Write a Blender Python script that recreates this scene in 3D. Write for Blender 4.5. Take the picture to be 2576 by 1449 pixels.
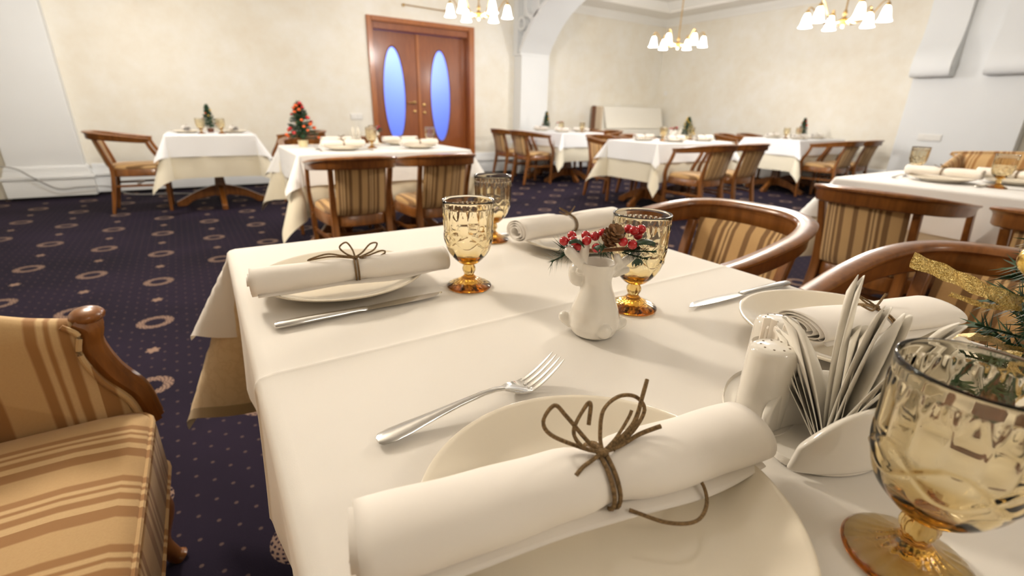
import bpy, bmesh, math, random
from math import sin, cos, pi, sqrt, atan2, hypot, exp, radians
from mathutils import Vector, Matrix
S = bpy.context.scene
COL = S.collection
for o in list(bpy.data.objects): bpy.data.objects.remove(o)
random.seed(7)

# ------------------------------------------------------------------ camera, world, exposure
PITCH, YAW, ROLL, FPX = .358986, .572194, .0229545, 1183.87
fw = Vector((sin(YAW)*cos(PITCH), cos(YAW)*cos(PITCH), -sin(PITCH)))
rt = Vector((cos(YAW), -sin(YAW), 0)); up = rt.cross(fw)
rt2 = cos(ROLL)*rt + sin(ROLL)*up; up2 = -sin(ROLL)*rt + cos(ROLL)*up
cam = bpy.data.cameras.new('camera'); cam_o = bpy.data.objects.new('camera', cam); COL.objects.link(cam_o)
mw = Matrix((rt2, up2, -fw)).transposed().to_4x4(); mw.translation = (0, 0, 1.035); cam_o.matrix_world = mw
cam.sensor_width = 36; cam.lens = FPX/2576*36; cam.clip_start = .02
cam.dof.use_dof = True; cam.dof.focus_distance = .50; cam.dof.aperture_fstop = 5.0
S.camera = cam_o
w = bpy.data.worlds.new('world'); S.world = w; w.use_nodes = True
w.node_tree.nodes['Background'].inputs[0].default_value = (1, .9, .78, 1)
w.node_tree.nodes['Background'].inputs[1].default_value = .05
S.view_settings.view_transform = 'Standard'; S.view_settings.look = 'None'
S.view_settings.gamma = 1; S.view_settings.use_curve_mapping = False
S.view_settings.exposure = 0.30
LAMP_W = 54.0

# ------------------------------------------------------------------ mesh helpers
def cr(pts, n):
    """Catmull-Rom through pts, n samples per span"""
    P = [Vector(p) for p in pts]; out = []
    Q = [2*P[0]-P[1]] + P + [2*P[-1]-P[-2]]
    for i in range(1, len(Q)-2):
        a, b, c, d = Q[i-1:i+3]
        for k in range(n):
            t = k/n
            out.append(.5*((2*b)+(c-a)*t+(2*a-5*b+4*c-d)*t*t+(3*b-a-3*c+d)*t**3))
    out.append(P[-1]); return out

class MB:
    def __init__(s): s.v = []; s.f = []
    def add(s, vs, fs):
        k = len(s.v); s.v += [tuple(v) for v in vs]; s.f += [tuple(i+k for i in f) for f in fs]; return s
    def box(s, x0, x1, y0, y1, z0, z1):
        return s.add([(x0,y0,z0),(x1,y0,z0),(x1,y1,z0),(x0,y1,z0),(x0,y0,z1),(x1,y0,z1),(x1,y1,z1),(x0,y1,z1)],
                     [(0,3,2,1),(4,5,6,7),(0,1,5,4),(1,2,6,5),(2,3,7,6),(3,0,4,7)])
    def lathe(s, prof, n=32, c=(0,0,0), relief=None, sx=1, sy=1):
        vs = []; fs = []; idx = []
        for j, (r, z) in enumerate(prof):
            if r < 1e-6:
                idx.append([len(vs)]); vs.append((c[0], c[1], c[2]+z)); continue
            row = []
            for i in range(n):
                a = 2*pi*i/n; rr = r + (relief(a, z, j) if relief else 0)
                row.append(len(vs)); vs.append((c[0]+rr*cos(a)*sx, c[1]+rr*sin(a)*sy, c[2]+z))
            idx.append(row)
        for A, B in zip(idx, idx[1:]):
            for i in range(n):
                j = (i+1) % n
                if len(A) == 1 and len(B) == 1: continue
                if len(A) == 1: fs.append((A[0], B[j], B[i]))
                elif len(B) == 1: fs.append((A[i], A[j], B[0]))
                else: fs.append((A[i], A[j], B[j], B[i]))
        return s.add(vs, fs)
    def sweep(s, pts, prof, upv=(0,0,1), closed=False, cap=True, scale=None):
        """prof: list of (side, up) offsets; side = tangent x up"""
        P = [Vector(p) for p in pts]; U = Vector(upv); n = len(P); m = len(prof); vs = []; fs = []
        for i, p in enumerate(P):
            if closed: t = P[(i+1) % n]-P[i-1]
            else: t = P[min(i+1, n-1)]-P[max(i-1, 0)]
            t.normalize(); sd = t.cross(U)
            if sd.length < 1e-5: sd = t.cross(Vector((1,0,0)))
            sd.normalize(); uu = sd.cross(t)
            k = scale(i/(n-1)) if scale else 1
            if not isinstance(k, tuple): k = (k, k)
            for a, b in prof: vs.append(p + sd*a*k[0] + uu*b*k[1])
        for i in range(n if closed else n-1):
            for j in range(m):
                a = i*m+j; b = i*m+(j+1) % m; c = ((i+1) % n)*m+(j+1) % m; d = ((i+1) % n)*m+j
                fs.append((a, d, c, b))
        if cap and not closed: fs.append(tuple(range(m))); fs.append(tuple(range((n-1)*m+m-1, (n-1)*m-1, -1)))
        return s.add(vs, fs)
    def tube(s, pts, r, n=8, ry=None, **k):
        ry = ry or 1
        return s.sweep(pts, [(cos(2*pi*i/n)*r, sin(2*pi*i/n)*r*ry) for i in range(n)], **k)
    def grid(s, fn, nu, nv, closed_u=False):
        vs = [fn(i/(nu if closed_u else nu-1), j/(nv-1)) for j in range(nv) for i in range(nu)]; fs = []
        for j in range(nv-1):
            for i in range(nu if closed_u else nu-1):
                a = j*nu+i; b = j*nu+(i+1) % nu; fs.append((a, b, b+nu, a+nu))
        return s.add(vs, fs)
    def ell(s, c, r, n=16, m=10, rot=None):
        if not hasattr(r, '__len__'): r = (r, r, r)
        tmp = MB().lathe([(sin(pi*j/m), -cos(pi*j/m)) if 0 < j < m else (0, -1 if j == 0 else 1) for j in range(m+1)], n)
        vs = []
        for v in tmp.v:
            q = Vector((v[0]*r[0], v[1]*r[1], v[2]*r[2]))
            if rot: q.rotate(rot)
            vs.append(q+Vector(c))
        return s.add(vs, tmp.f)
    def capsule(s, a, b, ra, rb, n=12):
        a = Vector(a); b = Vector(b); d = (b-a).normalized(); pts = []; rs = []
        for k in range(5): ph = pi/2*k/4; pts.append(a-d*ra*cos(ph)); rs.append(max(ra*sin(ph), 1e-4))
        for k in range(5): ph = pi/2*(1-k/4); pts.append(b+d*rb*cos(ph)); rs.append(max(rb*sin(ph), 1e-4))
        U = Vector((0,0,1)) if abs(d.z) < .9 else Vector((1,0,0)); sd = d.cross(U).normalized(); uu = sd.cross(d)
        vs = [p+sd*cos(2*pi*i/n)*r+uu*sin(2*pi*i/n)*r for p, r in zip(pts, rs) for i in range(n)]
        fs = [(k*n+i, (k+1)*n+i, (k+1)*n+(i+1) % n, k*n+(i+1) % n) for k in range(9) for i in range(n)]
        return s.add(vs, fs)
    def prism(s, poly, z0, z1, fn=lambda a, b, c: (a, b, c)):
        n = len(poly); vs = [fn(a, b, z0) for a, b in poly]+[fn(a, b, z1) for a, b in poly]
        fs = [tuple(range(n-1, -1, -1)), tuple(range(n, 2*n))]+[(i, (i+1) % n, n+(i+1) % n, n+i) for i in range(n)]
        return s.add(vs, fs)
    def loft(s, rings, cap=True):
        m = len(rings[0]); vs = [p for r in rings for p in r]; fs = []
        for k in range(len(rings)-1):
            for i in range(m): fs.append((k*m+i, k*m+(i+1) % m, (k+1)*m+(i+1) % m, (k+1)*m+i))
        if cap: fs.append(tuple(range(m-1, -1, -1))); fs.append(tuple(range((len(rings)-1)*m, len(rings)*m)))
        return s.add(vs, fs)
    def xf(s, M):
        s.v = [tuple(M @ Vector(v)) for v in s.v]; return s
    def build(s, name, m, parent=None, smooth=True, ang=40, bevel=0, sub=0, solid=0, segs=2):
        me = bpy.data.meshes.new(name); me.from_pydata(s.v, [], s.f)
        bm = bmesh.new(); bm.from_mesh(me); bmesh.ops.recalc_face_normals(bm, faces=bm.faces); bm.to_mesh(me); bm.free()
        if smooth:
            for p in me.polygons: p.use_smooth = True
            me.set_sharp_from_angle(angle=radians(ang))
        me.materials.append(m)
        o = bpy.data.objects.new(name, me); COL.objects.link(o)
        if parent: o.parent = parent
        if bevel:
            b = o.modifiers.new('bevel', 'BEVEL'); b.width = bevel; b.segments = segs; b.limit_method = 'ANGLE'
        if solid:
            b = o.modifiers.new('solid', 'SOLIDIFY'); b.thickness = solid; b.offset = 0
        if sub:
            b = o.modifiers.new('sub', 'SUBSURF'); b.levels = sub; b.render_levels = sub
        return o

def tag(o, label=None, cat=None, group=None, kind=None):
    if label: o['label'] = label
    if cat: o['category'] = cat
    if group: o['group'] = group
    if kind: o['kind'] = kind
    return o
def thing(name, label, cat, loc=(0,0,0), rz=0, group=None):
    o = bpy.data.objects.new(name, None); COL.objects.link(o); o.empty_display_size = .05
    o.location = loc; o.rotation_euler = (0, 0, rz); return tag(o, label, cat, group)
KIDS = {}
def kids(o):
    return [c for c in bpy.data.objects if c.parent == o]
def dup(root, loc, rz=0, label=None, group=None):
    def cp(o, par):
        c = o.copy(); COL.objects.link(c); c.parent = par
        for ch in o.children: cp(ch, c)
        return c
    r = cp(root, None); r.location = loc; r.rotation_euler = (0, 0, rz)
    if label: r['label'] = label
    if group: r['group'] = group
    return r
def place(o, loc, rz=0):
    o.location = loc; o.rotation_euler = (0, 0, rz); return o

# ------------------------------------------------------------------ materials
class NT:
    def __init__(s, name):
        s.m = bpy.data.materials.new(name); s.m.use_nodes = True; s.t = s.m.node_tree
        s.n = s.t.nodes; s.l = s.t.links; s.b = s.n['Principled BSDF']; s.out = s.n['Material Output']
    def node(s, typ, **k):
        q = s.n.new(typ)
        for a, b in k.items(): setattr(q, a, b)
        return q
    def lk(s, a, b): s.l.new(a, b)
    def math(s, op, a, b=None, c=None):
        q = s.n.new('ShaderNodeMath'); q.operation = op
        for i, x in enumerate((a, b, c)):
            if x is None: continue
            if isinstance(x, (int, float)): q.inputs[i].default_value = x
            else: s.l.new(x, q.inputs[i])
        return q.outputs[0]
    def coord(s, which='Object'):
        return s.n.new('ShaderNodeTexCoord').outputs[which]
    def xyz(s, v):
        q = s.n.new('ShaderNodeSeparateXYZ'); s.l.new(v, q.inputs[0]); return q.outputs
    def noise(s, v, scale, detail=3, rough=.5):
        q = s.n.new('ShaderNodeTexNoise'); q.inputs['Scale'].default_value = scale
        q.inputs['Detail'].default_value = detail; q.inputs['Roughness'].default_value = rough
        s.l.new(v, q.inputs['Vector']); return q.outputs['Fac']
    def ramp(s, f, stops, interp='LINEAR'):
        q = s.n.new('ShaderNodeValToRGB'); e = q.color_ramp; e.interpolation = interp
        while len(e.elements) < len(stops): e.elements.new(.5)
        for el, (p, c) in zip(e.elements, stops): el.position = p; el.color = (*c, 1) if len(c) == 3 else c
        s.l.new(f, q.inputs[0]); return q.outputs[0]
    def mix(s, f, a, b):
        q = s.n.new('ShaderNodeMix'); q.data_type = 'RGBA'
        if isinstance(f, (int, float)): q.inputs[0].default_value = f
        else: s.l.new(f, q.inputs[0])
        for i, x in ((6, a), (7, b)):
            if isinstance(x, tuple): q.inputs[i].default_value = (*x, 1)
            else: s.l.new(x, q.inputs[i])
        return q.outputs[2]
    def bump(s, h, strength=.2, dist=.002):
        q = s.n.new('ShaderNodeBump'); q.inputs['Strength'].default_value = strength; q.inputs['Distance'].default_value = dist
        s.l.new(h, q.inputs['Height']); s.l.new(q.outputs[0], s.b.inputs['Normal'])
    def set(s, **k):
        for a, v in k.items():
            i = s.b.inputs[a.replace('_', ' ')]
            if isinstance(v, tuple): i.default_value = (*v, 1)
            elif isinstance(v, (int, float)): i.default_value = v
            else: s.l.new(v, i)
        return s

def srgb(r, g, b):
    f = lambda c: (c/255/12.92) if c/255 <= .04045 else ((c/255+.055)/1.055)**2.4
    return (f(r), f(g), f(b))
def plain(name, col, rough=.5, metal=0, noise=None, **k):
    t = NT(name); t.set(Roughness=rough, Metallic=metal, **k)
    if noise:
        sc, amt = noise; c = t.coord()
        f = t.noise(c, sc, 4)
        a = tuple(x*(1-amt) for x in col); b = tuple(min(1, x*(1+amt)) for x in col)
        t.set(Base_Color=t.ramp(f, [(.3, a), (.7, b)]))
    else: t.set(Base_Color=col)
    return t.m

def wood(name, dark, light, rough=.28, axis=2, scale=1.0):
    t = NT(name); c = t.coord(); mp = t.node('ShaderNodeMapping'); t.lk(c, mp.inputs[0])
    sc = [28*scale]*3; sc[axis] = 2.2*scale; mp.inputs['Scale'].default_value = sc
    f = t.noise(mp.outputs[0], 1.6, 6, .6); g = t.noise(c, 3, 2)
    f2 = t.math('ADD', t.math('MULTIPLY', f, .7), t.math('MULTIPLY', g, .3))
    t.set(Base_Color=t.ramp(f2, [(.32, dark), (.68, light)]), Roughness=rough, Coat_Weight=.35, Coat_Roughness=.15)
    return t.m

def stripes(name, axis, period, stops, rough=.85, weave=900):
    t = NT(name); c = t.coord(); x = t.xyz(c)[axis]
    wob = t.math('MULTIPLY', t.math('SUBTRACT', t.noise(c, 9, 2), .5), .004)
    ph = t.math('FRACT', t.math('ADD', t.math('DIVIDE', t.math('ADD', x, wob), period), 20.5))
    col = t.ramp(ph, stops, 'LINEAR')
    n = t.noise(c, 260, 3, .7)
    col2 = t.mix(t.math('MULTIPLY', n, .35), col, (.36, .2, .07))
    t.set(Base_Color=col2, Roughness=rough, Sheen_Weight=.15)
    t.bump(t.noise(c, weave, 2), .25, .001); return t.m
def hard(seq, e=.012):
    """seq of (end position, colour) -> ramp stops with crisp but soft edges"""
    st = []; p0 = 0
    for p, c in seq:
        st.append((min(p0+e, 1) if p0 else 0, c)); st.append((max(p-e, 0) if p < 1 else 1, c)); p0 = p
    return st

TAN = (.62, .395, .175); BRN = (.20, .105, .04); ORG = (.44, .21, .06); LGT = (.70, .47, .23)
fabric = stripes('striped_chair_fabric', 0, .162, hard([(.115, BRN), (.33, TAN), (.445, BRN), (.66, TAN), (.735, BRN), (.78, LGT), (.815, BRN), (.87, LGT), (.94, BRN), (1, TAN)], .006))
S_T = (.60, .40, .19); S_O = (.34, .165, .052); S_L = (.66, .46, .235)
sofa_fab = stripes('striped_sofa_fabric', 0, .155, hard([(.16, S_O), (.52, S_T), (.62, S_O), (.68, S_L), (.73, S_O), (.80, S_L), (.90, S_O), (1, S_L)], .012))
wood_chair = wood('chestnut_wood', (.125, .040, .0075), (.31, .115, .025))
wood_dark = wood('dark_chestnut_wood', (.10, .032, .009), (.22, .076, .02))
wood_door = wood('door_wood', (.20, .050, .011), (.33, .095, .022), .35)
wood_frame = wood('door_frame_wood', (.30, .085, .018), (.44, .15, .035), .35)
white_paint = plain('white_paint', (.775, .785, .785), .5, noise=(1.5, .02))
crown_white = plain('white_plaster_moulding', (.84, .82, .77), .6, noise=(2, .02))
ceil_m = plain('ceiling_paint', (.86, .83, .77), .8, noise=(1, .015))
def mk_wall():
    t = NT('cream_plaster'); c = t.coord()
    f = t.noise(c, 1.3, 5, .62); g = t.noise(c, 6, 4, .6)
    h = t.math('ADD', t.math('MULTIPLY', f, .6), t.math('MULTIPLY', g, .4))
    t.set(Base_Color=t.ramp(h, [(.36, (.775, .71, .59)), (.5, (.81, .765, .665)), (.64, (.84, .81, .74))]), Roughness=t.math('ADD', .35, t.math('MULTIPLY', g, .3)))
    t.bump(g, .12, .004); return t.m
wall_m = mk_wall()
def mk_cloth(name, col, rough=.75, damask=None, weave=1400):
    t = NT(name); c = t.coord()
    n = t.noise(c, weave, 2)
    if damask:
        v = t.noise(c, 26, 3, .6); t.set(Base_Color=t.ramp(v, [(.44, col), (.5, damask), (.56, col)]))
    else:
        t.set(Base_Color=t.ramp(t.noise(c, 5, 3), [(.3, tuple(x*.985 for x in col)), (.7, col)]))
    t.set(Roughness=rough, Sheen_Weight=.1); t.bump(t.math('ADD', n, t.math('MULTIPLY', t.noise(c, 7, 2), 6)), .08, .0012)
    return t.m
white_cloth = mk_cloth('white_tablecloth', (.84, .84, .85))
near_cloth = mk_cloth('warm_white_tablecloth', (.84, .80, .745))
ivory_cloth = mk_cloth('ivory_damask', (.70, .54, .32), damask=(.65, .49, .28))
def add_hem(m):
    t = m.node_tree; b = t.nodes['Principled BSDF']; src = b.inputs['Base Color'].links[0].from_socket
    at = t.nodes.new('ShaderNodeAttribute'); at.attribute_name = 'edge'
    lt = t.nodes.new('ShaderNodeMath'); lt.operation = 'LESS_THAN'; lt.inputs[1].default_value = .028; t.links.new(at.outputs['Fac'], lt.inputs[0])
    mx = t.nodes.new('ShaderNodeMix'); mx.data_type = 'RGBA'; t.links.new(lt.outputs[0], mx.inputs[0]); t.links.new(src, mx.inputs[6]); mx.inputs[7].default_value = (.40, .29, .15, 1)
    t.links.new(mx.outputs[2], b.inputs['Base Color'])
add_hem(ivory_cloth)
ivory_far = mk_cloth('ivory_undercloth', (.76, .70, .56))
napkin_m = mk_cloth('napkin_linen', (.92, .87, .81))
porcelain = plain('glazed_porcelain', (.82, .745, .61), .10, Coat_Weight=.4, Coat_Roughness=.03)
porcelain_w = plain('white_glazed_ceramic', (.85, .81, .74), .10, Coat_Weight=.5, Coat_Roughness=.03)
steel = plain('polished_steel', (.74, .73, .71), .13, 1)
brass = plain('antique_brass', (.55, .36, .14), .28, 1)
gold = plain('gold_foil', (.83, .58, .15), .2, 1)
twine_m = plain('jute_twine', (.20, .125, .055), .9, noise=(500, .45))
red_gl = plain('red_lacquer_berry', (.52, .012, .018), .12, Coat_Weight=.5)
red_orn = plain('orange_red_flower', (.80, .13, .025), .5)
yel_orn = plain('yellow_flower', (.72, .45, .04), .5)
green = plain('pine_green', (.020, .062, .022), .55, noise=(120, .4))
leaf_g = plain('dark_leaf_green', (.028, .062, .03), .4, noise=(90, .3))
cone_m = plain('pinecone_brown', (.22, .105, .04), .6, noise=(200, .4))
pot_m = plain('cream_pot', (.72, .63, .38), .5)
pot_d = plain('brown_pot', (.12, .04, .02), .5)
plastic = plain('white_plastic', (.82, .80, .76), .35)
cable_m = plain('grey_cable', (.30, .29, .27), .5)
black_m = plain('gap_shadow_black', (.012, .010, .012), .9)  # black that stands in for shade between skirting and carpet
paper = plain('paper_napkin', (.90, .86, .78), .85)
pick_m = plain('paper_sachet', (.90, .83, .74), .6)
piano_w = plain('white_piano_lacquer', (.84, .80, .71), .25)
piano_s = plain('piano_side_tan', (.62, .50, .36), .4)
def mk_glass():
    t = NT('amber_glass'); t.set(Base_Color=(1, 1, 1), Roughness=0.0, IOR=1.47, Transmission_Weight=1.0)
    v = t.node('ShaderNodeVolumeAbsorption'); v.inputs['Color'].default_value = (.88, .70, .16, 1); v.inputs['Density'].default_value = 96
    t.lk(v.outputs[0], t.out.inputs['Volume']); return t.m
glass_m = mk_glass()
def mk_shade():
    t = NT('lit_frosted_shade'); t.set(Base_Color=(.9, .88, .84), Roughness=.4, Emission_Color=(1, .95, .88), Emission_Strength=6.0); return t.m
shade_m = mk_shade()
def mk_blue():
    t = NT('blue_frosted_glass'); tr = t.node('ShaderNodeBsdfTranslucent'); tr.inputs[0].default_value = (.86, .88, 1, 1)
    gl = t.node('ShaderNodeBsdfGlossy'); gl.inputs['Roughness'].default_value = .25; gl.inputs[0].default_value = (.6, .7, .9, 1)
    mx = t.node('ShaderNodeMixShader'); mx.inputs[0].default_value = .04
    t.lk(tr.outputs[0], mx.inputs[1]); t.lk(gl.outputs[0], mx.inputs[2]); t.lk(mx.outputs[0], t.out.inputs['Surface']); return t.m
blue_glass = mk_blue()
def mk_ribbon():
    t = NT('gold_mesh_ribbon'); c = t.coord(); v = t.node('ShaderNodeTexChecker'); v.inputs['Scale'].default_value = 900
    t.lk(c, v.inputs[0]); n = t.noise(c, 700, 2)
    t.set(Base_Color=t.ramp(n, [(.3, (.45, .27, .05)), (.7, (.95, .76, .32))]), Metallic=.85, Roughness=.28)
    t.set(Alpha=t.math('ADD', .62, t.math('MULTIPLY', v.outputs['Fac'], .38))); t.bump(n, .6, .002); return t.m
ribbon_m = mk_ribbon()

def mk_carpet():
    t = NT('navy_wreath_carpet'); x, y, z = t.xyz(t.coord()); M = t.math
    # slight rotation of the weave
    a = radians(1.45); x2 = M('ADD', M('MULTIPLY', x, cos(a)), M('MULTIPLY', y, sin(a))); y2 = M('SUBTRACT', M('MULTIPLY', y, cos(a)), M('MULTIPLY', x, sin(a)))
    PX, PY = .355, .70
    X = M('DIVIDE', M('ADD', x2, .276), PX); Xc = M('ROUND', X); dx = M('MULTIPLY', M('SUBTRACT', X, Xc), PX)
    odd = M('ABSOLUTE', M('MODULO', Xc, 2))
    def cell(off):
        Y = M('ADD', M('SUBTRACT', M('DIVIDE', M('SUBTRACT', y2, 2.09), PY), M('MULTIPLY', odd, .5)), off)
        return M('MULTIPLY', M('SUBTRACT', Y, M('ROUND', Y)), PY)
    dy = cell(0); dyb = cell(.5)
    r = M('SQRT', M('ADD', M('MULTIPLY', dx, dx), M('MULTIPLY', dy, dy))); th = M('ARCTAN2', dy, dx)
    wv = M('SINE', M('ADD', M('MULTIPLY', th, 17), M('MULTIPLY', r, 420)))
    wv2 = M('SINE', M('SUBTRACT', M('MULTIPLY', th, 17), M('MULTIPLY', r, 420)))
    band = M('SUBTRACT', 1, M('SMOOTH_MIN', M('DIVIDE', M('ABSOLUTE', M('SUBTRACT', r, .061)), .019), 1.2, .1))
    leaf = M('ADD', M('MULTIPLY', M('MAXIMUM', wv, wv2), .8), .35)
    ring = M('MULTIPLY', M('GREATER_THAN', band, 0.05), M('GREATER_THAN', M('ADD', leaf, M('MULTIPLY', band, .5)), .72))
    rb = M('SQRT', M('ADD', M('MULTIPLY', M('MULTIPLY', dx, dx), 1.0), M('MULTIPLY', M('MULTIPLY', dyb, dyb), .8)))
    thb = M('ARCTAN2', dyb, dx)
    blob = M('LESS_THAN', rb, M('ADD', .024, M('MULTIPLY', M('SINE', M('MULTIPLY', thb, 6)), .005)))
    # dot lattice
    LX, LY = PX/8, PY/8
    DX = M('DIVIDE', M('ADD', x2, .276), LX); DXr = M('ROUND', DX); od = M('ABSOLUTE', M('MODULO', DXr, 2))
    DY = M('ADD', M('DIVIDE', M('SUBTRACT', y2, 2.09), LY), M('MULTIPLY', od, .5))
    ex = M('MULTIPLY', M('SUBTRACT', DX, DXr), LX); ey = M('MULTIPLY', M('SUBTRACT', DY, M('ROUND', DY)), LY)
    rd = M('SQRT', M('ADD', M('MULTIPLY', ex, ex), M('MULTIPLY', ey, ey)))
    far = M('MULTIPLY', M('GREATER_THAN', r, .098), M('GREATER_THAN', rb, .055))
    dot = M('MULTIPLY', M('MULTIPLY', M('LESS_THAN', rd, .0052), far), .34)
    pat = M('MINIMUM', M('ADD', M('ADD', ring, blob), dot), 1)
    c = t.coord(); n = t.noise(c, 420, 2); big = t.noise(c, 1.1, 3)
    base = t.ramp(big, [(.35, (.0110, .0072, .0165)), (.65, (.0195, .0125, .0275))])
    col = t.mix(M('MULTIPLY', pat, M('ADD', .35, M('MULTIPLY', n, .9))), base, (.30, .195, .145))
    t.set(Base_Color=col, Roughness=.95, Specular_IOR_Level=.15)
    t.bump(n, .5, .004); return t.m
carpet = mk_carpet()

# ------------------------------------------------------------------ the setting
def struct(o, label=None): return tag(o, label, None, None, 'structure')
YA, XB, XL, YF = 7.42, 8.31, -3.6, -2.6
struct(MB().box(XL-.2, XB+.2, YF-.2, YA+2.2, -.1, 0).build('floor', carpet, smooth=False), 'dark navy carpet with pale wreath rings, small flowers and dots')
DX0, DX1, DZ = 2.315, 3.88, 2.19
struct(MB().box(XL-.2, DX0, YA, YA+.2, 0, 3.2).box(DX1, XB+.2, YA, YA+.2, 0, 3.2).box(DX0, DX1, YA, YA+.2, DZ, 3.2).build('wall_back', wall_m, smooth=False), 'cream plaster wall around the double door')
struct(MB().box(XB, XB+.2, YF, YA, 0, 3.2).build('wall_right', wall_m, smooth=False), 'cream plaster wall behind the table by the pillar walls')
struct(MB().box(XL-.2, XL, YF, YA, 0, 3.2).build('wall_left', wall_m, smooth=False), 'cream plaster side wall')
struct(MB().box(XL-.2, XB+.2, YF-.2, YF, 0, 3.2).build('wall_front', wall_m, smooth=False), 'cream plaster wall opposite the door wall')
# ceiling: flat in the door room, tray in the room beyond the arch
TX0, TX1, TY0, TY1 = 5.85, 7.75, -2.0, 6.85
struct(MB().box(XL, 5.28, YF, YA, 2.95, 3.1)
       .box(5.28, TX0, YF, YA, 2.80, 2.95).box(TX1, XB, YF, YA, 2.80, 2.95).box(TX0, TX1, TY1, YA, 2.80, 2.95).box(TX0, TX1, YF, TY0, 2.80, 2.95)
       .box(TX0, TX1, TY0, TY1, 2.95, 3.1).build('ceiling', ceil_m, smooth=False), 'white tray ceiling')
CROWN = [(0, 0), (.015, 0), (.025, .03), (.05, .06), (.075, .09), (.085, .12), (0, .12)]
def mould(pts, prof, name, m, label=None, closed=False, flip=1, parent=None):
    o = MB().sweep(pts, [(a*flip, b) for a, b in prof], closed=closed).build(name, m, parent, ang=50)
    return o if parent else struct(o, label)
c1 = mould([(5.28, YA, 2.68), (XB-.0, YA, 2.68)], CROWN, 'trim_1', crown_white, 'white crown moulding along the door wall beyond the arch', flip=1)
c2 = mould([(XB, YA, 2.68), (XB, YF, 2.68)], CROWN, 'trim_2', crown_white, 'white crown moulding along the wall with the pillar', flip=1)
TRAY = [(0, 0), (.03, 0), (.05, .03), (.10, .06), (.12, .10), (0, .10)]
mould([(TX0, TY0, 2.85), (TX0, TY1, 2.85), (TX1, TY1, 2.85), (TX1, TY0, 2.85)], TRAY, 'trim_3', crown_white, 'white cove moulding inside the ceiling tray', closed=True)
BASE = [(0, .035), (.055, .035), (.058, .20), (.05, .215), (.07, .222), (.072, .245), (.05, .255), (.045, .275), (.04, .28), (.038, .30), (.03, .305), (.028, .34), (.01, .36), (0, .36)]
def base(name, pts, label, flip=1):
    o = mould(pts, BASE, name, white_paint, label, flip=flip)
    MB().sweep(pts, [(0, 0), (.03*flip, 0), (.03*flip, .034), (0, .034)]).build('painted_shadow_strip', black_m, o)  # black strip painted in as the shadow under the baseboard
    return o
base('baseboard_back', [(-1.12, YA, 0), (2.245, YA, 0)], 'tall white moulded baseboard left of the double door')
base('baseboard_centre', [(3.946, YA, 0), (4.69, YA, 0)], 'tall white moulded baseboard between the double door and the arch')
base('baseboard_far', [(5.28, YA, 0), (XB, YA, 0)], 'tall white baseboard behind the piano')
base('baseboard_right', [(XB, YA, 0), (XB, 2.93, 0)], 'tall white baseboard on the wall with the pillar')
# pilaster on the left of the door wall, with a moulded foot
def pilaster(name, x0, x1, yf, label):
    o = struct(MB().box(x0, x1, yf, YA, 0, 2.95).build(name, white_paint, smooth=False, bevel=.006), label)
    path = [(x0, YA, 0), (x0, yf, 0), (x1, yf, 0), (x1, YA, 0)]
    # mitred wrap-around foot, made from three straight runs
    rings = []
    for px, py, nx, ny in ((x0, YA, -1, 0), (x0, yf, -1, -1), (x1, yf, 1, -1), (x1, YA, 1, 0)):
        rings.append([(px+nx*a, py+ny*a, b) for a, b in BASE])
    MB().loft(rings).build('plinth', white_paint, o, ang=50)
    rings = [[(px+nx*a, py+ny*a, b) for a, b in ((0, 0), (.02, 0), (.02, .034), (0, .034))] for px, py, nx, ny in ((x0, YA, -1, 0), (x0, yf, -1, -1), (x1, yf, 1, -1), (x1, YA, 1, 0))]
    MB().loft(rings).build('painted_shadow_strip', black_m, o)  # same painted-in shadow, wrapped around the pilaster foot
    return o
pilaster('trim_4', -1.80, -1.16, 7.25, 'wide white pilaster with a moulded foot beside the trailing cable')
# arch between the two rooms
AX0, AX1 = 4.69, 5.28
arch = cr([(7.19, 1.93, 0), (7.155, 1.99, 0), (7.062, 2.12, 0), (6.91, 2.28, 0), (6.74, 2.42, 0), (6.44, 2.585, 0), (6.0, 2.73, 0), (5.3, 2.81, 0), (4.4, 2.83, 0)], 8)
arch = [(p.x, p.y) for p in arch] + [(YF, 2.83)]
poly = [(YA, 1.93)] + arch + [(YF, 3.0), (YA, 3.0)]
ao = struct(MB().prism(poly, AX0+.10, AX1, lambda a, b, c: (c, a, b)).box(AX0+.03, AX1, 7.19, YA, 0, 1.93).build('trim_5', white_paint, ang=30), 'white arch and half pillar between the two rooms')
MB().box(AX0, AX1+.0, 7.185, YA, 1.905, 1.935).build('springing_band', white_paint, ao, smooth=False, bevel=.004)
def offs(curve, d):
    out = []
    for i, (a, b) in enumerate(curve):
        p = curve[max(i-1, 0)]; q = curve[min(i+1, len(curve)-1)]; tx, ty = q[0]-p[0], q[1]-p[1]; l = hypot(tx, ty)
        out.append((a+ty/l*d if False else a-(-ty)/l*d, b+(-tx)/l*d))
    return out
rib = arch[:66]
MB().prism(rib+offs(rib, .07)[::-1], AX0, AX0+.10, lambda a, b, c: (c, a, b)).build('arch_rib', white_paint, ao, ang=30)
MB().box(AX0, AX0+.10, 7.30, YA, 1.93, 2.99).build('stile', white_paint, ao, smooth=False, bevel=.004)
def ringmesh(cy, cz, r0, r1):
    n = 40; m = MB()
    prof = [(r0, 0), (r1, 0), (r1, .10), (r0, .10)]
    vs = [(AX0+b, cy+a*cos(2*pi*i/n), cz+a*sin(2*pi*i/n)) for i in range(n) for a, b in prof]
    fs = [(i*4+j, i*4+(j+1) % 4, ((i+1) % n)*4+(j+1) % 4, ((i+1) % n)*4+j) for i in range(n) for j in range(4)]
    return m.add(vs, fs)
ringmesh(6.90, 2.62, .165, .215).build('lattice_ring', white_paint, ao, ang=30)
ringmesh(7.19, 2.36, .07, .105).build('lattice_ring', white_paint, ao, ang=30)
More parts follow.
